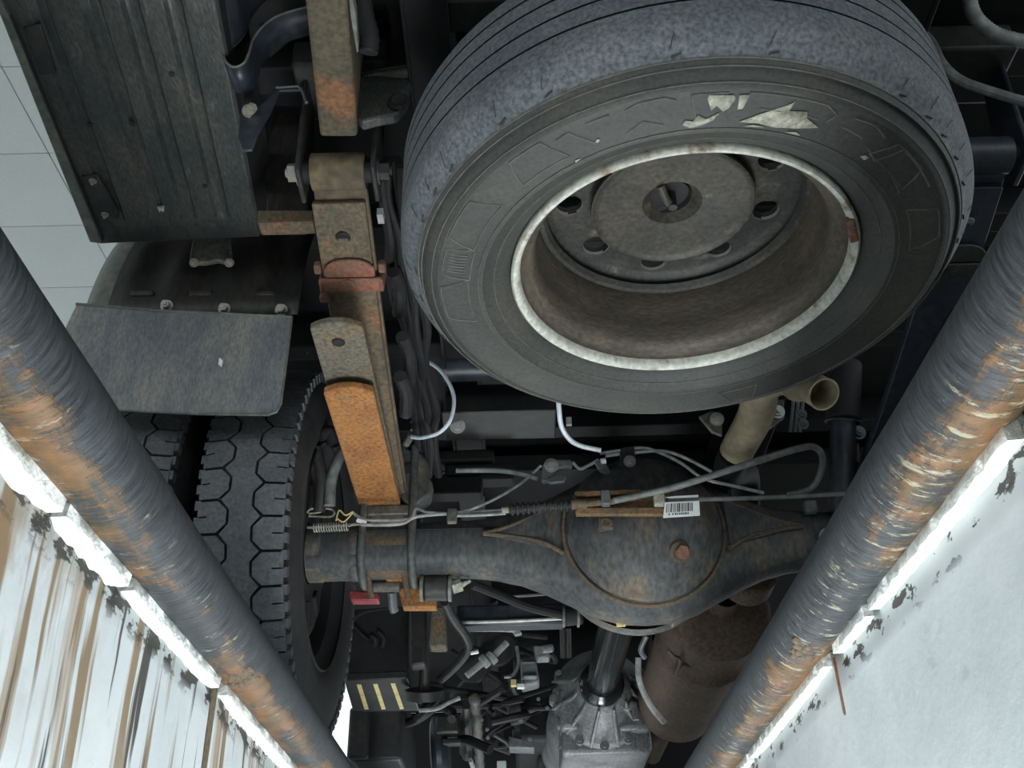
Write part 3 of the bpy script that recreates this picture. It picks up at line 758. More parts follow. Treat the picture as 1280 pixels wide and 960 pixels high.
    for sd in (-1, 1):
        bm = B(); box(bm, at_(sd*(LW/2+.008), .012, .02), (.007, .026, .06), axs); put('clamp_strap', bm, mm['clamp'], sp, bevel=.003)
        bm = B(); box(bm, at_(sd*(LW/2+.011), -.018, .004), (.012, .018, .018), axs); put('clamp_ear', bm, mm['clamp'], sp, bevel=.003)
    bm = B(); box(bm, at_(-LW/2-.006, .042, .002), (.020, .016, .012), axs); put('clamp_nut', bm, mm['clamp'], sp, bevel=.003)
    hexbolt(sp, at_(-.006, .012, -.008), -axs[2], .009, .003, mm['clamp'], 'clamp_rivet')
    # shackle plates and bolt
    ze = mainz(1.165)+.018
    for sd in (-1, 1):
        bm = B(); xx = x+sd*(LW/2+.012)
        prism(bm, [(xx, 1.118, ze-.028), (xx, 1.186, ze-.036), (xx, 1.196, ze+.06), (xx, 1.17, ze+.16), (xx, 1.10, ze+.16), (xx, 1.112, ze+.05)], (sd*.008, 0, 0))
        put('shackle', bm, mm['shackle'], sp, bevel=.003)
    bm = B(); cyl(bm, (x-LW/2-.012, 1.152, ze), (x+LW/2+.012, 1.152, ze), .019, 24); put('bushing', bm, BLACK, sp)
    for sd in (-1, 1): hexbolt(sp, (x+sd*(LW/2+.020), 1.152, ze), (sd, 0, 0), .015, .016, mm['nut'] if sd < 0 else DARK, 'shackle_nut')
    bm = B(); box(bm, (x, 1.13, ze+.19), (LW+.07, .12, .06)); put('hanger', bm, DARK, sp, bevel=.006)
    # seat block and U-bolts
    bm = B(); box(bm, (x+.006, YA-.005, .452), (LW+.002, .115, .024)); box(bm, (x+.006, YA-.045, .434), (LW-.012, .03, .02)); put('spring_seat', bm, DUSTY, sp, bevel=.004)
    bm = B(); cyl(bm, (x, YA, .505), (x, YA, .575), .05, 20); box(bm, (x, YA, .545), (LW+.03, .13, .02)); put('top_plate', bm, DARK, sp)
    for k, yy in enumerate((-.052, .052)):
        pass
    for sd in (-1, 1):
        xx = x+.006+sd*(LW/2+.008); bm = B()
        tube(bm, [(xx, YA-.061, .60), (xx, YA-.061, .39), (xx, YA-.055, .350), (xx, YA-.030, .322), (xx, YA, .316), (xx, YA+.030, .322), (xx, YA+.055, .350), (xx, YA+.061, .39), (xx, YA+.061, .60)], .0085, 12, smooth=4)
        put('u_bolt', bm, mm['ubolt'], sp)
    return sp
spring(-1, SX, dict(main=SPRSIDE, second=RUST2, h1=RUSTGR, h2=RUST, hole=BLACK, clamp=RUSTRED, pad=RUSTRED, shackle=DARK, nut=BOLT, ubolt=DUSTY))
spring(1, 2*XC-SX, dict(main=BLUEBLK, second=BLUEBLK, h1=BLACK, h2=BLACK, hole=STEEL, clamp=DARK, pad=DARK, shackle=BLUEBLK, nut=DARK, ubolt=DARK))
# harness running along the rail beside the left spring
random.seed(3)
bm = B()
for k in range(5):
    x0 = -.205+.010*k; pts = []
    for j in range(12): pts.append((x0+random.uniform(-.008, .008), 1.15+.075*j, .72-.012*j+random.uniform(-.012, .012)))
    tube(bm, pts, random.choice((.007, .009, .012)), 8)
T('wiring_harness', bm, BLACK)
bm = B(); box(bm, P(476, 270, d=1.62), (.010, .022, .014)); T('cable_tie', bm, PALE)
for px, py, l in ((492, 340, .10), (503, 420, .12), (500, 470, .10)):
    bm = B(); c = P(px, py, d=1.75); tube(bm, [c, c+V((.006, l*.5, .0)), c+V((0, l, -.02))], .013, 10, rf=lambda t, i: .012+.0015*(i % 2)); T('corrugated_conduit', bm, BLACK)

# ---- rear axle
XD = P(806, 665, y=1.85).x
bm = B(); st = []
def hz(dx):
    k = [(0, .166), (.05, .163), (.10, .148), (.15, .122), (.20, .096), (.25, .075), (.30, .061), (.35, .0545), (.42, .0525), (2, .0525)]
    dx = abs(dx)
    for (a0, b0), (a1, b1) in zip(k, k[1:]):
        if a0 <= dx <= a1: return b0+(b1-b0)*(dx-a0)/(a1-a0)
xsA = [-.425, -.40, -.37]+[XD+i*.025 for i in range(-22, 23)]+[.80, .90]
rings = []
for x in xsA:
    h_ = hz(x-XD); w_ = .056 if h_ < .06 else .056+.014*min(1, (h_-.06)/.08); n = 28; e = .62 if h_ > .07 else .62
    r = []
    for k in range(n):
        t = 2*math.pi*k/n; cx, sx = math.cos(t), math.sin(t)
        r.append(bm.verts.new((x, YA+w_*math.copysign(abs(cx)**e, cx), ZA+h_*math.copysign(abs(sx)**(e if h_ < .07 else .8), sx))))
    rings.append(r)
for A, Bq in zip(rings, rings[1:]):
    for k in range(28): bm.faces.new((A[k], A[(k+1) % 28], Bq[(k+1) % 28], Bq[k]))
bm.faces.new(rings[0]); bm.faces.new(rings[-1])
ax = T('axle_housing', bm, AXLE, angle=50)
bm = B(); lathe(bm, [(.156, -.066), (.158, -.074), (.154, -.080), (.148, -.082), (.138, -.092), (.118, -.112), (.09, -.128), (.05, -.137), (0, -.140)], (XD, YA, ZA+.008), (0, 1, 0), 72)
cover = put('differential_cover', bm, AXLE, ax, angle=40)
bm = B(); lathe(bm, [(.160, .05), (.166, .056), (.166, .070), (.14, .085), (.09, .12), (.06, .19), (.055, .25)], (XD-.01, YA, ZA-.002), (0, 1, 0), 64); put('differential_carrier', bm, DUSTY, ax)
bm = B(); q = [(XD+.163*math.cos(math.radians(a)), YA-.066, ZA+.008+.163*math.sin(math.radians(a))) for a in range(-200, 30, 6)]; tube(bm, q, .0045, 8, smooth=0); put('cover_weld', bm, WELD, ax)
for s in (-1, 1):                             # triangular gusset seams
    bm = B()
    def onh(dx, fz): return (XD+s*dx, YA-(.071 if dx < .22 else .064), ZA+fz*hz(dx))
    tube(bm, [onh(.163, .62), onh(.22, .50), onh(.275, .30), onh(.325, .12)], .005, 8)
    tube(bm, [onh(.325, .12), onh(.25, -.05), onh(.20, -.22), onh(.165, -.38)], .005, 8)
    put('gusset_weld', bm, WELD, ax)
    bm = B(); prism(bm, [onh(.168, .58), onh(.32, .12), onh(.17, -.30)], (0, .02, 0)); put('gusset', bm, AXLE, ax)
bm = B(); tube(bm, [(x_, YA-.058, ZA+.022) for x_ in (-.41, -.2, -.02)], .0018, 6); put('tube_seam', bm, BLACK, ax)
def ydome(dx, dz):
    r = math.hypot(dx, dz); k = [(0, .140), (.05, .137), (.09, .128), (.118, .112), (.138, .092), (.148, .082), (.2, .07)]
    for (a0, b0), (a1, b1) in zip(k, k[1:]):
        if a0 <= r <= a1: return YA-(b0+(b1-b0)*(r-a0)/(a1-a0))
    return YA-.07
p = P(850, 690, y=1.80); yy = ydome(p.x-XD, p.z-ZA-.008)
p = P(850, 690, y=yy); d_ = V((p.x-XD, -.14, p.z-ZA)).normalized()
bm = B(); cyl(bm, p-d_*.006, p+d_*.004, .024, 24, r2=.021); put('plug_boss', bm, WELD, ax, bevel=.002)
bm = B(); cyl(bm, p, p+d_*.013, .0145, 6); cyl(bm, p+d_*.013, p+d_*.0135, .008, 12); put('filler_plug', bm, RUSTRED, ax, bevel=.002)
p = P(757, 655, y=1.80); bm = B(); box(bm, p, (.030, .02, .028)); lathe(bm, [(.006, -.012), (.011, -.013), (.013, -.009)], p, (0, 1, .2), 16); put('cable_lug', bm, WELD, ax, bevel=.003)
bm = B(); p = P(776, 778, y=1.95); box(bm, p, (.018, .006, .016)); put('paint_dab', bm, YEL, ax)
bm = B(); p = P(850, 773, y=1.97); box(bm, p, (.045, .03, .014), (V((1, 0, .5)).normalized(), V((0, 1, 0)), V((-.5, 0, 1)).normalized())); put('casting_lug', bm, DUSTY, ax, bevel=.004)
# tube end flange at the left
bm = B(); lathe(bm, [(.02, 0), (.060, 0), (.060, .028), (.054, .032)], (-.428, YA, ZA), (1, 0, 0), 40); lathe(bm, [(.056, .085), (.060, .09), (.060, .105), (.056, .11)], (-.428, YA, ZA), (1, 0, 0), 40); put('tube_end_flange', bm, DUSTY, ax, angle=50)
bm = B(); lathe(bm, [(.0545, 0), (.0565, .004), (.0565, .08), (.0545, .084)], (SX-.036, YA, ZA), (1, 0, 0), 40); put('seat_saddle', bm, WELD, ax)
hexbolt(ax, P(1034, 672, y=1.87), (.3, -1, -.3), .013, .02, STEEL)
bm = B(); box(bm, P(1013, 634, y=1.86), (.026, .02, .026)); put('line_clip', bm, GREYP, ax, bevel=.004)

# lower spring plate, stabiliser bush and rusty bracket under the axle
p0 = P(520, 742, y=1.96)
bm = B(); prism(bm, [P(*q, y=1.985) for q in ((497, 735), (545, 735), (545, 758), (503, 758))], (0, .03, 0)); box(bm, P(505, 722, y=1.95), (.075, .03, .008)); sbk = T('stabiliser_bracket', bm, RUST, bevel=.002)
for px in (461, 507):
    bm = B(); tube(bm, [P(px-2, 716, y=1.93), P(px+1, 735, y=1.94), P(px+4, 747, y=1.95)], .0065, 10); put('bracket_leg', bm, RUST2, sbk)
bm = B(); cyl(bm, P(464, 733, y=1.97), P(500, 733, y=1.97), .012, 16); T('stabiliser_rod', bm, DUSTY)
bm = B(); cyl(bm, P(530, 735, y=1.95), P(561, 735, y=1.95), .0265, 28); bs = T('rubber_bush', bm, DARK, bevel=.005)
for px in (528, 563):
    bm = B(); cyl(bm, P(px-2, 735, y=1.95), P(px+2, 735, y=1.95), .028, 28); put('bush_washer', bm, FEND_E, bs)
bm = B(); cyl(bm, P(565, 735, y=1.95), P(577, 731, y=1.95), .013, 6); cyl(bm, P(577, 731, y=1.95), P(588, 726, y=1.95), .006, 10, r2=.003); put('bush_nut', bm, CHALK, bs)
bm = B(); prism(bm, [P(*q, y=2.05) for q in ((436, 737), (473, 741), (473, 750), (438, 750))], (0, .03, 0)); T('tail_reflector', bm, RED, bevel=.003)
bm = B(); tube(bm, [P(490, 740, y=2.02), P(491, 757, y=2.04), P(493, 764, y=2.05)], .010, 10); T('link_pin', bm, GREYP)

# ---- brake cables, pipes and equaliser
YC = 1.80
def wire(name, pts, r, m, y=YC, parent=None, n=8):
    bm = B(); tube(bm, [P(q[0], q[1], y=(q[2] if len(q) > 2 else y)) for q in pts], r, n); return T(name, bm, m, parent)
wire('brake_pipe', [(440, 640), (455, 649), (480, 650), (512, 648), (520, 636), (535, 640), (570, 641), (610, 628), (650, 605), (676, 582)], .0030, PALE, 1.83)
wire('brake_cable', [(452, 656), (500, 655), (520, 646), (560, 642), (632, 638)], .0036, PALE, 1.815)
wire('brake_cable', [(560, 645), (600, 644), (632, 642)], .0030, PALE, 1.81)
wire('brake_cable', [(384, 659), (392, 659), (440, 656), (455, 654)], .0030, STEEL, 1.83)
bm = B(); pts = []
for k in range(14*10+1):                      # return spring
    t = k/140; c = P(391+44*t, 660-2*t, y=1.83); a = 2*math.pi*14*t
    pts.append(c+V((0, math.cos(a)*.0082, math.sin(a)*.0082)))
tube(bm, pts, .0014, 5, smooth=0); T('return_spring', bm, CHALK)
wire('spring_hook', [(435, 658), (443, 655), (452, 656)], .0022, STEEL, 1.825)
bm = B(); box(bm, P(452, 652, y=1.815), (.020, .006, .006), (V((1, 0, -.35)).normalized(), V((0, 1, 0)), V((.35, 0, 1)).normalized())); T('cable_end', bm, LABEL)
wire('brake_clevis', [(384, 641), (390, 636), (412, 636), (418, 641), (412, 646), (386, 645)], .0024, CHALK, 1.835)
wire('brake_clevis', [(386, 642), (400, 640), (404, 634)], .0024, CHALK, 1.835)
wire('twisted_wire', [(420, 651), (424, 638), (432, 644), (441, 640), (430, 652), (421, 648)], .0016, YEL, 1.82)
bm = B(); box(bm, P(565, 645, y=1.805), (.020, .012, .032)); T('pipe_clip', bm, DUSTY, bevel=.003)
# bellows
bm = B(); a_, b_ = P(636, 637, y=1.80), P(718, 631, y=1.79)
n = 40; d, u, v = frame(b_-a_); prev = None
tube(bm, [lerp(a_, b_, i/48) for i in range(49)], .01, 14, smooth=0, rf=lambda t, i: (.0085 if i % 4 < 2 else .0128)); T('cable_bellows', bm, DARK, angle=70)
bm = B(); cyl(bm, P(627, 638, y=1.80), P(638, 637, y=1.80), .0065, 12); T('cable_ferrule', bm, CHALK)
# equaliser channel
YE = 1.765
bm = B()
prism(bm, [P(*q, y=YE) for q in ((718, 614), (800, 611), (800, 617), (720, 620))], (0, .012, 0))
prism(bm, [P(*q, y=YE) for q in ((719, 634), (832, 634), (832, 643), (720, 643))], (0, .012, 0))
prism(bm, [P(*q, y=YE+.013) for q in ((718, 613), (838, 612), (838, 643), (719, 643))], (0, .004, 0))
eq = T('equaliser_bracket', bm, mat('channel_rust', (.20, .115, .055), (.12, .085, .05), scale=16, rough=.8, fine=150, var=.4), bevel=.002)
bm = B(); cyl(bm, P(714, 631, y=YE), P(733, 630, y=YE), .010, 14); cyl(bm, P(733, 630, y=YE), P(768, 626, y=YE), .007, 12); put('adjuster_rod', bm, RUST2, eq)
bm = B(); box(bm, P(757, 623, y=YE-.005), (.018, .016, .032)); put('lock_nut', bm, GREYP, eq, bevel=.003)
bm = B(); box(bm, P(824, 626, y=YE), (.022, .018, .026)); put('cable_stop', bm, CHALK, eq, bevel=.003)
wire('park_brake_cable', [(766, 626, YE), (800, 619, YE-.01), (850, 607, 1.74), (910, 588, 1.71), (960, 572, 1.70), (1000, 560, 1.72), (1018, 559, 1.74), (1028, 570, 1.78), (1026, 590, 1.83), (1014, 610, 1.87), (985, 619, 1.88)], .0068, HOSE, n=12)
wire('park_brake_cable', [(836, 624, YE), (880, 624, YE), (960, 622, 1.77), (1040, 618, 1.78), (1090, 615, 1.79)], .0046, HOSE, n=10)
# label with bar code
tg = [P(*q, y=YE-.014) for q in ((831, 628), (874, 626), (875, 644), (829, 647))]
bm = B(); prism(bm, tg, (0, .002, 0)); lab = T('bar_code_label', bm, LABEL, label='white paper label with bar code')
bm = B(); prism(bm, [P(*q, y=YE-.008) for q in ((831, 621.5), (845, 620), (873, 618.5), (873, 621.5), (838, 623))], (0, .001, 0)); put('label_fold', bm, LABEL, lab)
bm = B(); u_ = 833.5
for wd_ in (1.1, .5, .5, 1.6, .6, .9, .5, 1.5, 2.0, .8, 1.3, .6, 1.2, 2.2, 1.0, 1.4):
    t0, t1 = (u_-831)/43, (u_+wd_-831)/43
    q = [lerp(tg[0], tg[1], t0), lerp(tg[0], tg[1], t1), lerp(tg[3], tg[2], t1), lerp(tg[3], tg[2], t0)]
    q = [lerp(q[0], q[3], .10), lerp(q[1], q[2], .10), lerp(q[1], q[2], .68), lerp(q[0], q[3], .68)]
    prism(bm, [p_+V((0, -.0006, 0)) for p_ in q], (0, .0004, 0)); u_ += wd_+random.choice((.6, .9, 1.2))
put('bar_code', bm, INK, lab)
bm = B()
for k, (t0, wd_) in enumerate(((.14, .03), (.24, .03), (.31, .04), (.37, .03), (.43, .03), (.48, .035), (.53, .03), (.575, .035), (.62, .03), (.665, .03))):
    q = [lerp(lerp(tg[0], tg[1], t0+e), lerp(tg[3], tg[2], t0+e), f) for e, f in ((0, .75), (wd_, .75), (wd_, .88), (0, .88))]
    prism(bm, [p_+V((0, -.0006, 0)) for p_ in q], (0, .0004, 0))
put('label_digits', bm, INK, lab)
# white hoses
wire('breather_hose', [(514, 546, 1.80), (528, 547, 1.78), (550, 540, 1.75), (564, 522, 1.74), (567, 495, 1.74), (556, 470, 1.75), (540, 455, 1.77), (522, 449, 1.80)], .0042, WHITE, n=10)
wire('breather_hose', [(698, 480, 1.72), (699, 515, 1.75), (704, 538, 1.78), (720, 555, 1.80), (751, 563, 1.81)], .0052, WHITE, n=10)
wire('breather_hose', [(512, 412, 1.72), (517, 420, 1.72), (518, 430, 1.72), (514, 436, 1.72)], .0032, WHITE)
# pipes and clips above the differential
YP = 1.83
for pts, r in (([(750, 567), (776, 563), (800, 560), (820, 564), (850, 578), (880, 598), (920, 608), (955, 616)], .0036), ([(757, 570), (790, 566), (830, 564), (860, 574), (890, 590)], .0036), ([(716, 578), (725, 586), (735, 582), (748, 575)], .0036), ([(570, 588), (620, 588), (650, 592), (672, 598)], .0055)):
    wire('brake_pipe', pts, r, PALE if r < .005 else GREYP, YP)
bm = B(); prism(bm, [P(*q, y=YP-.01) for q in ((776, 559), (793, 557), (795, 576), (798, 594), (777, 595), (774, 578))], (0, .014, 0)); cb = T('clip_block', bm, DARK, bevel=.003)
hexbolt(cb, P(787, 577, y=YP-.012), (0, -1, -.2), .0085, .005, STEEL)
bm = B(); prism(bm, [P(*q, y=YP-.005) for q in ((678, 580), (690, 574), (714, 574), (716, 582), (694, 586), (682, 602), (677, 600))], (0, .016, 0)); prism(bm, [P(*q, y=YP-.006) for q in ((678, 600), (696, 592), (710, 595), (706, 602), (688, 604))], (0, .01, 0)); ub = T('union_block', bm, GREYP, bevel=.003)
hexbolt(ub, P(689, 582, y=YP-.008), (0, -1, -.2), .010, .008, STEEL)
bm = B(); prism(bm, [P(*q, y=YP-.005) for q in ((743, 576), (754, 573), (764, 590), (758, 594), (750, 588))], (0, .012, 0)); T('pipe_clip', bm, GREYP, bevel=.003)
bm = B(); cyl(bm, P(751, 577, y=YP-.012), P(757, 576, y=YP-.012), .006, 12); T('pipe_nut', bm, LABEL)
bm = B(); box(bm, P(711, 527, y=1.90), (.012, .01, .018)); T('plastic_clip', bm, PALE)
# bump stop casting right of the spring seat and crinkled boot above
bm = B(); prism(bm, [P(*q, y=1.87) for q in ((502, 548), (510, 560), (527, 566), (535, 578), (533, 590), (540, 602), (537, 618), (524, 628), (510, 634), (500, 620))], (0, .05, 0)); T('bump_stop_bracket', bm, DUSTY, bevel=.006)
bm = B(); tube(bm, [P(517, 485, y=1.84), P(521, 505, y=1.84), P(526, 525, y=1.84), P(524, 540, y=1.84)], .018, 12, rf=lambda t, i: .017+.004*(i % 3 == 0)); T('crinkled_boot', bm, BLACK)
bm = B(); tube(bm, [P(531, 523, y=1.83), P(534, 530, y=1.83), P(530, 538, y=1.83)], .003, 8); tube(bm, [P(514, 527, y=1.83), P(519, 532, y=1.83), P(514, 538, y=1.83)], .003, 8); T('boot_clip', bm, PALE)
bm = B(); cyl(bm, P(514, 544, y=1.80), P(507, 556, y=1.82), .008, 10); T('hose_fitting', bm, DUSTY)
for px, py, sz in ((575, 575, .03), (600, 595, .04), (560, 610, .05)):
    bm = B(); c = P(px, py, y=2.05); box(bm, c, (.16, .05, sz)); T('heat_shield', bm, BLACK, bevel=.006)

# ---- exhaust
bm = B(); tube(bm, [P(920, 566, y=1.775), P(925, 556, y=1.75), P(944, 520, y=1.64), P(955, 480, y=1.55), P(985, 470, y=1.50), P(1000, 479, y=1.46)], .034, 24, smooth=8); tp = T('tail_pipe', bm, TAN, label='tan exhaust tail pipe with open end')
bm = B(); tube(bm, [(.50, 2.24, .425), (.515, 2.12, .46), (.53, 2.05, .60), P(912, 588, y=1.86), P(919, 568, y=1.78)], .0325, 24, smooth=8); put('pipe_bend', bm, BLACK, tp)
o_, e_ = P(985, 468, y=1.50), P(1030, 493, y=1.42)
bm = B(); d_ = (e_-o_).normalized(); cyl(bm, o_, e_, .0275, 28, caps=False); cyl(bm, e_, o_, .0255, 28, caps=False); lathe(bm, [(.0255, 0), (.0285, 0)], e_, d_, 28); put('pipe_outlet', bm, TAN, tp)
for q in ([(873, 520), (890, 512), (903, 520), (903, 545), (890, 540)], [(967, 500), (980, 498), (981, 522), (962, 536), (958, 528)]):
    bm = B(); prism(bm, [P(*k, y=1.66) for k in q], (0, .008, 0)); ph = T('pipe_hanger', bm, DUSTY, bevel=.003)
    hexbolt(ph, P(896 if q[0][0] < 900 else 972, 524 if q[0][0] < 900 else 515, y=1.655), (0, -1, -.3), .009, .006, STEEL)
MX, MZ, MR = .474, .372, .120
bm = B(); lathe(bm, [(.036, -.10), (.036, -.03), (.075, -.02), (MR-.012, 0), (MR, .008), (MR+.004, .014), (MR, .020), (MR, .20), (MR+.005, .205), (MR+.005, .235), (MR, .24), (MR, .80), (MR-.03, .84), (.03, .86), (.03, 1.5)], (MX, 2.27, MZ), (0, 1, 0), 64)
mu = T('muffler', bm, MUFF, angle=45, label='brown rusted drum muffler')
bm = B(); cl_ = []
for q in ([(835, 812), (842, 820), (850, 824), (848, 834), (843, 843)], [(850, 842), (856, 832), (868, 835), (884, 840)]):
    tube(bm, [P(*k, z=MZ-MR+.02) for k in q], .0048, 8)
put('strap_clamp', bm, WELD, mu)
bm = B(); cyl(bm, P(936, 712, y=2.10), P(932, 735, y=2.16), .065, 32, r2=.055); T('exhaust_flange', bm, MUFF, bevel=.008)
wire('heat_pipe', [(798, 822, 2.40), (799, 850, 2.42), (812, 880, 2.46), (830, 903, 2.5)], .0075, PALE, n=10)
wire('heat_pipe', [(808, 795, 2.3), (801, 812, 2.32), (806, 822, 2.34)], .0065, GREYP, n=10)
# shock absorber (right)
bm = B(); t0, t1 = P(1056, 455, y=1.78), P(1054, 527, y=1.80); t2 = P(1052, 640, y=1.86)
cyl(bm, t0, t1, .035, 28); sa = T('shock_absorber', bm, BLACK, bevel=.003)
bm = B(); cyl(bm, t1, t2, .026, 28); put('damper_body', bm, BLUEBLK, sa)
bm = B(); lathe(bm, [(.034, 0), (.038, .001), (.034, .003)], t1, t2-t1, 28); put('sleeve_lip', bm, GREYP, sa)
bm = B(); cyl(bm, P(1046, 655, y=1.86), P(1066, 655, y=1.86), .026, 20); put('damper_eye', bm, BLACK, sa)
wire('sensor_wire', [(1072, 555, 1.83), (1074, 580, 1.83), (1080, 590, 1.83), (1098, 590, 1.83)], .0022, GREYP)
hexbolt(truck, P(1073, 541, y=1.83), (0, -1, -.2), .010, .008, GREYP)
bm = B(); q = []
for i in range(4): bm_ = None
for px in (992, 998, 1004):
    tube(bm, [P(px, 500, y=1.95), P(px-4, 540, y=1.97)], .004, 6, smooth=0)
T('spring_wire', bm, GREYP)
for px, py in ((1002, 518), (1004, 530)): hexbolt(truck, P(px, py, y=1.93), (0, -1, -.2), .008, .008, GREYP)
# hoses at the upper right
bm = B(); tube(bm, [P(1225, -110, d=1.6), P(1214, -40, d=1.55), P(1214, 8, d=1.55), P(1232, 34, d=1.55), P(1262, 48, d=1.55), P(1300, 50, d=1.55), P(1420, 30, d=1.58), P(1500, -60, d=1.7)], .0105, 12, smooth=14, rf=lambda t, i: .0100+.0014*(i % 2)); T('ribbed_hose', bm, PALE, angle=80)
bm = B(); tube(bm, [P(1120, 75, d=1.62), P(1134, 54, d=1.6), P(1152, 43, d=1.6), P(1166, 56, d=1.58), P(1178, 80, d=1.55), P(1200, 100, d=1.52), P(1240, 115, d=1.48), P(1300, 132, d=1.46), P(1420, 160, d=1.5), P(1500, 130, d=1.6)], .0075, 10, smooth=8); T('rubber_hose', bm, HOSE)
bm = B(); tube(bm, [P(1166, 50, d=1.68), P(1176, 52, d=1.68), P(1178, 60, d=1.68)], .004, 8); T('hose_clip', bm, GREYP)

# ---- drive shaft and gearbox
sA, sB = V((XD-.012, 2.14, .385)), V((.243, 2.98, .40))
bm = B(); cyl(bm, sA, sB, .046, 40); dsft = T('drive_shaft', bm, CHROME)
bm = B(); dd = (sB-sA).normalized(); lathe(bm, [(.047, -.02), (.058, -.015), (.066, 0), (.066, .03), (.06, .04), (.05, .045)], sB-dd*.03, dd, 40); put('dust_boot', bm, CHROME, dsft)
bm = B(); lathe(bm, [(.046, -.02), (.062, -.02), (.062, .0), (.05, .015), (.046, .05)], sA, dd, 40); put('yoke_flange', bm, DARK, dsft)
gx = .25
bm = B()
lathe(bm, [(.05, -.02), (.075, 0), (.09, .05), (.13, .10), (.150, .12), (.150, .15), (.135, .17), (.135, .40), (.16, .45), (.16, .48), (.18, .7), (.18, 1.1)], (gx, 2.98, .40), (0, 1, 0), 40)
box(bm, (gx+.01, 3.30, .31), (.27, .36, .14)); box(bm, (gx+.09, 3.10, .36), (.10, .10, .14)); box(bm, (gx-.10, 3.12, .36), (.06, .12, .12))
gb = T('gearbox', bm, ALU, bevel=.012, angle=40)
for k in range(9):
    a = math.radians(150+k*30); bm = B(); c = V((gx+.145*math.cos(a), 3.105, .40+.145*math.sin(a)))
    cyl(bm, c+V((0, -.012, 0)), c+V((0, .04, 0)), .014, 14); cyl(bm, c+V((0, -.022, 0)), c+V((0, -.01, 0)), .009, 6); put('case_bolt', bm, ALU, gb)
for k in range(8):
    a = math.radians(160+k*31); bm = B(); u_ = V((math.cos(a), 0, math.sin(a))); c = V((gx, 3.06, .40))
    prism(bm, [c+u_*.080+V((0, -.10, 0)), c+u_*.100+V((0, -.045, 0)), c+u_*.158+V((0, .035, 0)), c+u_*.10+V((0, .05, 0))], V((-u_.z, 0, u_.x))*.009); put('casting_rib', bm, ALU, gb, bevel=.002)
bm = B(); q = [P(*k, y=3.0) for k in ((764, 865), (775, 872), (783, 885), (792, 880), (795, 900))]; tube(bm, q, .010, 10); put('casting_pipe', bm, ALU, gb)

# ---- left: battery tray box with bright slots, air tank, links
YT = 2.50
bq = [P(*k, y=YT) for k in ((433, 762), (512, 757), (508, 848), (432, 850))]
bm = B(); prism(bm, bq, (0, .30, 0)); bt = T('battery_box', bm, BLACK, bevel=.004)
f0, f1 = P(430, 851, y=YT-.002), P(508, 848, y=YT-.002); f2 = P(523, 889, z=f1.z); f3 = P(441, 889, z=f0.z)
bm = B(); prism(bm, [f0, f1, f2, f3], (0, 0, .02)); bl = put('box_bottom', bm, DARK, bt, bevel=.003)
for t in (.22, .48, .76):
    bm = B(); A0, A1 = lerp(f0, f1, t), lerp(f3, f2, t); a_, b_ = lerp(A0, A1, .12), lerp(A0, A1, .92)
    wv = (f1-f0).normalized()*.0055
    prism(bm, [a_-wv, a_+wv, b_+wv, b_-wv], (0, 0, -.001)); put('slot', bm, YEL, bt)
bm = B(); prism(bm, [f1, f1+V((.004, 0, 0)), f2+V((.004, 0, 0)), f2], (0, 0, -.001)); put('box_edge', bm, FEND_E, bt)
wire('box_cable', [(436, 790, YT-.02), (445, 772, YT-.02), (465, 763, YT-.02), (500, 760, YT-.02)], .004, BLACK)
wire('latch_rod', [(437, 775, YT-.01), (450, 790, YT-.01), (461, 800, YT-.01)], .004, BLACK)
bm = B(); tube(bm, [P(464, 795, y=YT-.005), P(470, 800, y=YT-.005), P(469, 808, y=YT-.005)], .006, 8); tube(bm, [P(473, 790, y=YT-.005), P(480, 798, y=YT-.005), P(478, 810, y=YT-.005)], .006, 8); T('latch_handle', bm, DARK)
bm = B(); prism(bm, [P(*k, y=2.42) for k in ((512, 760), (533, 758), (532, 830), (512, 832))], (0, .05, 0)); T('strut', bm, DARK, bevel=.006)
bm = B(); prism(bm, [P(*k, y=2.40) for k in ((540, 758), (557, 757), (558, 808), (536, 808))], (0, .05, 0)); T('strut', bm, RUSTGR, bevel=.006)
bm = B(); cyl(bm, P(531, 800, y=2.5), P(531, 868, y=2.55), .012, 12); cyl(bm, P(531, 862, y=2.55), P(531, 874, y=2.56), .05, 20); T('cab_mount', bm, DARK)

# ---- frame members and small machinery ahead of the axle
bm = B(); a_, b_ = P(570, 774, y=2.45), P(705, 770, y=2.45); box(bm, (a_+b_)/2, ((b_-a_).length, .05, .055)); cm = T('crossmember', bm, BLUEBLK, bevel=.006)
bm = B(); tube(bm, [P(574, 778, y=2.42), P(640, 776, y=2.42), P(703, 773, y=2.42)], .0045, 8); put('bright_edge', bm, STEEL, cm)
wire('steel_rod', [(582, 758, 2.45), (612, 758, 2.45), (622, 752, 2.45)], .0045, STEEL)
wire('steel_rod', [(640, 746, 2.45), (690, 742, 2.45)], .004, STEEL)
bm = B(); cyl(bm, P(704, 771, y=2.40), P(728, 768, y=2.40), .024, 20); jt = T('rod_joint', bm, BLACK, bevel=.006)
for px in (703, 721):
    bm = B(); cyl(bm, P(px, 771, y=2.39), P(px+3, 771, y=2.39), .026, 18); put('joint_band', bm, FEND_E, jt)
wire('air_hose', [(590, 730, 2.3), (620, 742, 2.35), (660, 758, 2.38), (705, 769, 2.4)], .012, BLACK, n=10)
bm = B(); tube(bm, [P(556, 752, y=2.2), P(566, 772, y=2.3), P(582, 795, y=2.4), P(585, 812, y=2.45), P(570, 832, y=2.5), P(550, 850, y=2.55)], .011, 10); T('air_hose', bm, DARK)
bm = B(); tube(bm, [P(588, 816, y=2.45), P(598, 814, y=2.45)], .006, 8); T('hose_union', bm, STEEL)
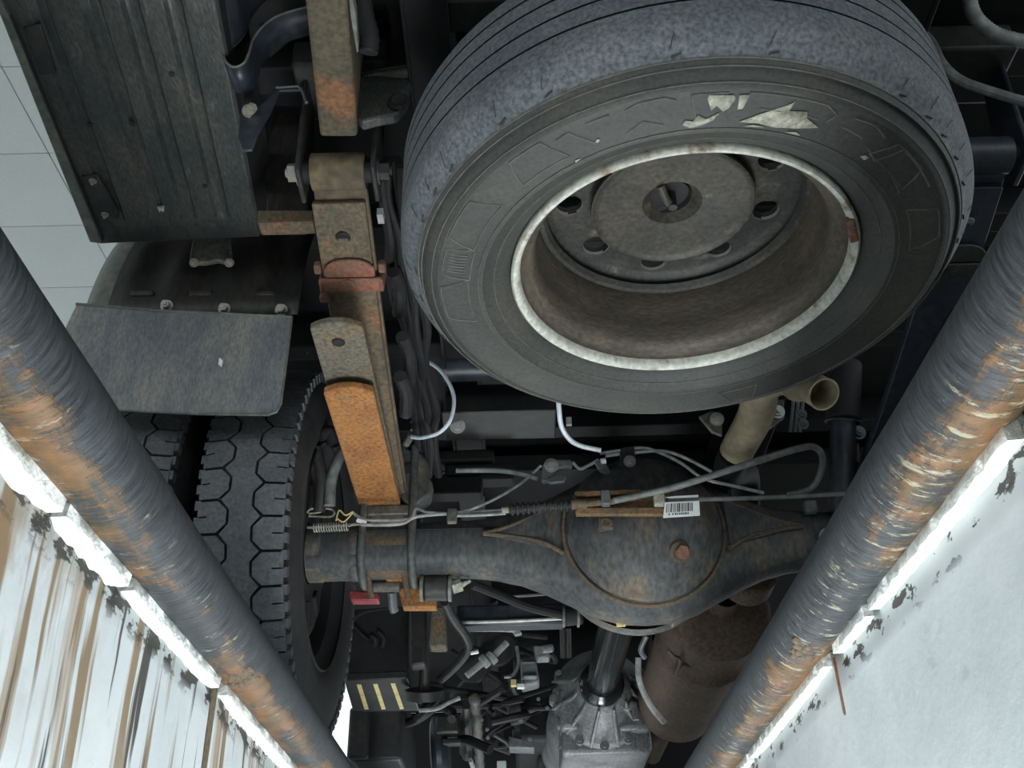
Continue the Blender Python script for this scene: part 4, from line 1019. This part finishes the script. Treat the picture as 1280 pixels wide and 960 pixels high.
for (a_, b_) in (((583, 845), (604, 828)), ((613, 824), (634, 803))):
    bm = B(); A, Bq = P(*a_, y=2.9), P(*b_, y=2.9); cyl(bm, A, Bq, .010, 12); d_ = (Bq-A).normalized()
    cyl(bm, (Bq if a_[0] < 600 else A)-d_*.004, (Bq if a_[0] < 600 else A)+d_*.014, .020, 14); T('clevis_pin', bm, PALE, bevel=.002)
    bm = B(); cyl(bm, P(a_[0]+8, a_[1]-14, y=2.97), P(a_[0]+8, a_[1]-14, y=3.05), .055, 24); T('rubber_mount', bm, BLACK, bevel=.008)
bm = B(); prism(bm, [P(*k, y=2.85) for k in ((650, 822), (669, 820), (675, 852), (652, 858))], (0, .07, 0)); prism(bm, [P(*k, y=2.87) for k in ((667, 806), (686, 808), (688, 822), (670, 823))], (0, .05, 0)); cyl(bm, P(676, 812, y=2.86), P(692, 810, y=2.86), .012, 12); ac = T('shift_actuator', bm, ALU, bevel=.006)
bm = B(); box(bm, P(661, 838, y=2.85), (.045, .03, .055)); box(bm, P(661, 829, y=2.83), (.04, .02, .008)); box(bm, P(663, 846, y=2.83), (.04, .02, .008)); put('actuator_cap', bm, GREYP, ac, bevel=.004)
bm = B(); box(bm, P(651, 858, y=2.84), (.022, .02, .012)); put('white_connector', bm, LABEL, ac, bevel=.002)
bm = B(); box(bm, P(642, 854, y=2.84), (.016, .02, .018)); put('yellow_connector', bm, YEL, ac, bevel=.002)
wire('brake_pipe', [(646, 808, 2.85), (648, 830, 2.85), (640, 844, 2.85), (630, 846, 2.85)], .005, GREYP)
wire('steel_rod', [(586, 788, 2.7), (620, 788, 2.7), (645, 789, 2.7)], .004, PALE)
bm = B(); prism(bm, [P(*k, y=2.7) for k in ((640, 787), (648, 786), (652, 791), (644, 793))], (0, .02, 0)); T('rod_tab', bm, PALE)
for px in (703, 710):
    bm = B(); tube(bm, [P(px, 785, y=2.7), P(px+1, 822, y=2.75)], .008, 8, smooth=0); T('vent_pipe', bm, DARK)
bm = B(); prism(bm, [P(*k, y=3.2) for k in ((636, 920), (668, 927), (668, 935), (636, 934))], (0, .08, 0)); prism(bm, [P(*k, y=3.25) for k in ((640, 912), (650, 910), (652, 926), (642, 926))], (0, .05, 0)); T('linkage_bracket', bm, GREYP, bevel=.003)
bm = B(); cyl(bm, P(635, 890, y=3.3), P(652, 886, y=3.3), .045, 20); cyl(bm, P(652, 886, y=3.3), P(676, 876, y=3.3), .025, 16); T('starter_motor', bm, DARK, bevel=.006)
for px, py in ((684, 885), (609, 912), (610, 922), (700, 934), (673, 874), (662, 924), (602, 900)):
    hexbolt(truck, P(px, py, y=3.1), (0, -1, -.3), .0065, .008, GREYP, washer=False)
bm = B(); box(bm, P(627, 957, y=3.4), (.03, .03, .025)); T('white_plug', bm, LABEL, bevel=.003)
bm = B()
tube(bm, [P(593, 872, y=3.0), P(596, 900, y=3.2), P(598, 930, y=3.4), P(600, 958, y=3.6)], .016, 10, smooth=6, rf=lambda t, i: .014+.005*(i % 2)); T('spiral_wrapped_hose', bm, DUSTY, angle=80)
bm = B(); tube(bm, [P(583, 880, y=3.1), P(584, 920, y=3.3), P(584, 945, y=3.5)], .018, 10); T('coolant_hose', bm, DARK)
bm = B(); tube(bm, [P(524, 888, y=2.9), P(545, 886, y=2.9), P(562, 878, y=2.9), P(575, 872, y=2.9)], .006, 8); T('coolant_pipe', bm, PALE)
bm = B(); tube(bm, [P(588, 950, y=3.4), P(592, 962, y=3.5)], .008, 8); T('coolant_pipe', bm, PALE)
bm = B(); box(bm, P(560, 910, y=3.2), (.07, .1, .05)); box(bm, P(565, 928, y=3.2), (.06, .04, .018)); T('relay_box', bm, DARK, bevel=.005)
bm = B(); box(bm, P(480, 930, y=3.1), (.14, .3, .16)); T('fuel_filter_box', bm, DARK, bevel=.01)
bm = B(); cyl(bm, P(475, 905, y=3.0), P(476, 935, y=3.1), .02, 14); T('drain_tap', bm, DARK)
bm = B(); box(bm, P(450, 918, y=2.95), (.06, .06, .14)); T('air_valve', bm, DARK, bevel=.008)
bm = B(); cyl(bm, P(540, 940, y=3.3), P(562, 938, y=3.3), .11, 24); T('air_tank', bm, BLUEBLK, bevel=.02)
random.seed(11)
for k in range(26):                           # loose hoses and cables between engine and frame
    px, py = random.uniform(545, 690), random.uniform(800, 940); y = random.uniform(2.9, 3.5)
    a_ = P(px, py, y=y); bm = B()
    tube(bm, [a_, a_+V((random.uniform(-.1, .1), random.uniform(0, .12), random.uniform(-.05, .08))), a_+V((random.uniform(-.2, .2), random.uniform(.1, .3), random.uniform(-.03, .12)))], random.uniform(.006, .015), 8)
    T('engine_hose', bm, random.choice((BLACK, BLACK, BLACK, DARK, DARK)))
bm = B(); box(bm, (gx-.02, 4.0, .62), (.5, 1.0, .5)); T('engine_block', bm, BLACK, bevel=.02)
bm = B(); box(bm, (gx-.02, 4.05, .33), (.34, .7, .16)); T('oil_pan', bm, DARK, bevel=.03)
bm = B(); box(bm, (XC, 3.9, .95), (1.95, 2.6, .05)); T('cab_floor', bm, BLACK)
bm = B(); box(bm, (XC, 5.25, .62), (1.9, .10, .62)); T('front_panel', bm, BLACK, bevel=.02)
bm = B(); box(bm, (XC, 4.45, .36), (1.5, .09, .10)); T('front_axle', bm, BLACK, bevel=.02)
for s in (-1, 1):
    bm = B(); c = V((XC+s*.83, 4.45, TR))
    lathe(bm, [(.20, -.10), (.24, -.105), (.32, -.11), (.365, -.10), (.383, -.08), (.383, .08), (.365, .10), (.32, .11), (.24, .105), (.20, .10)], c, (1, 0, 0), 64); lathe(bm, [(.0, .0), (.20, .0)], c, (1, 0, 0), 40)
    T('front_tyre', bm, LUG)
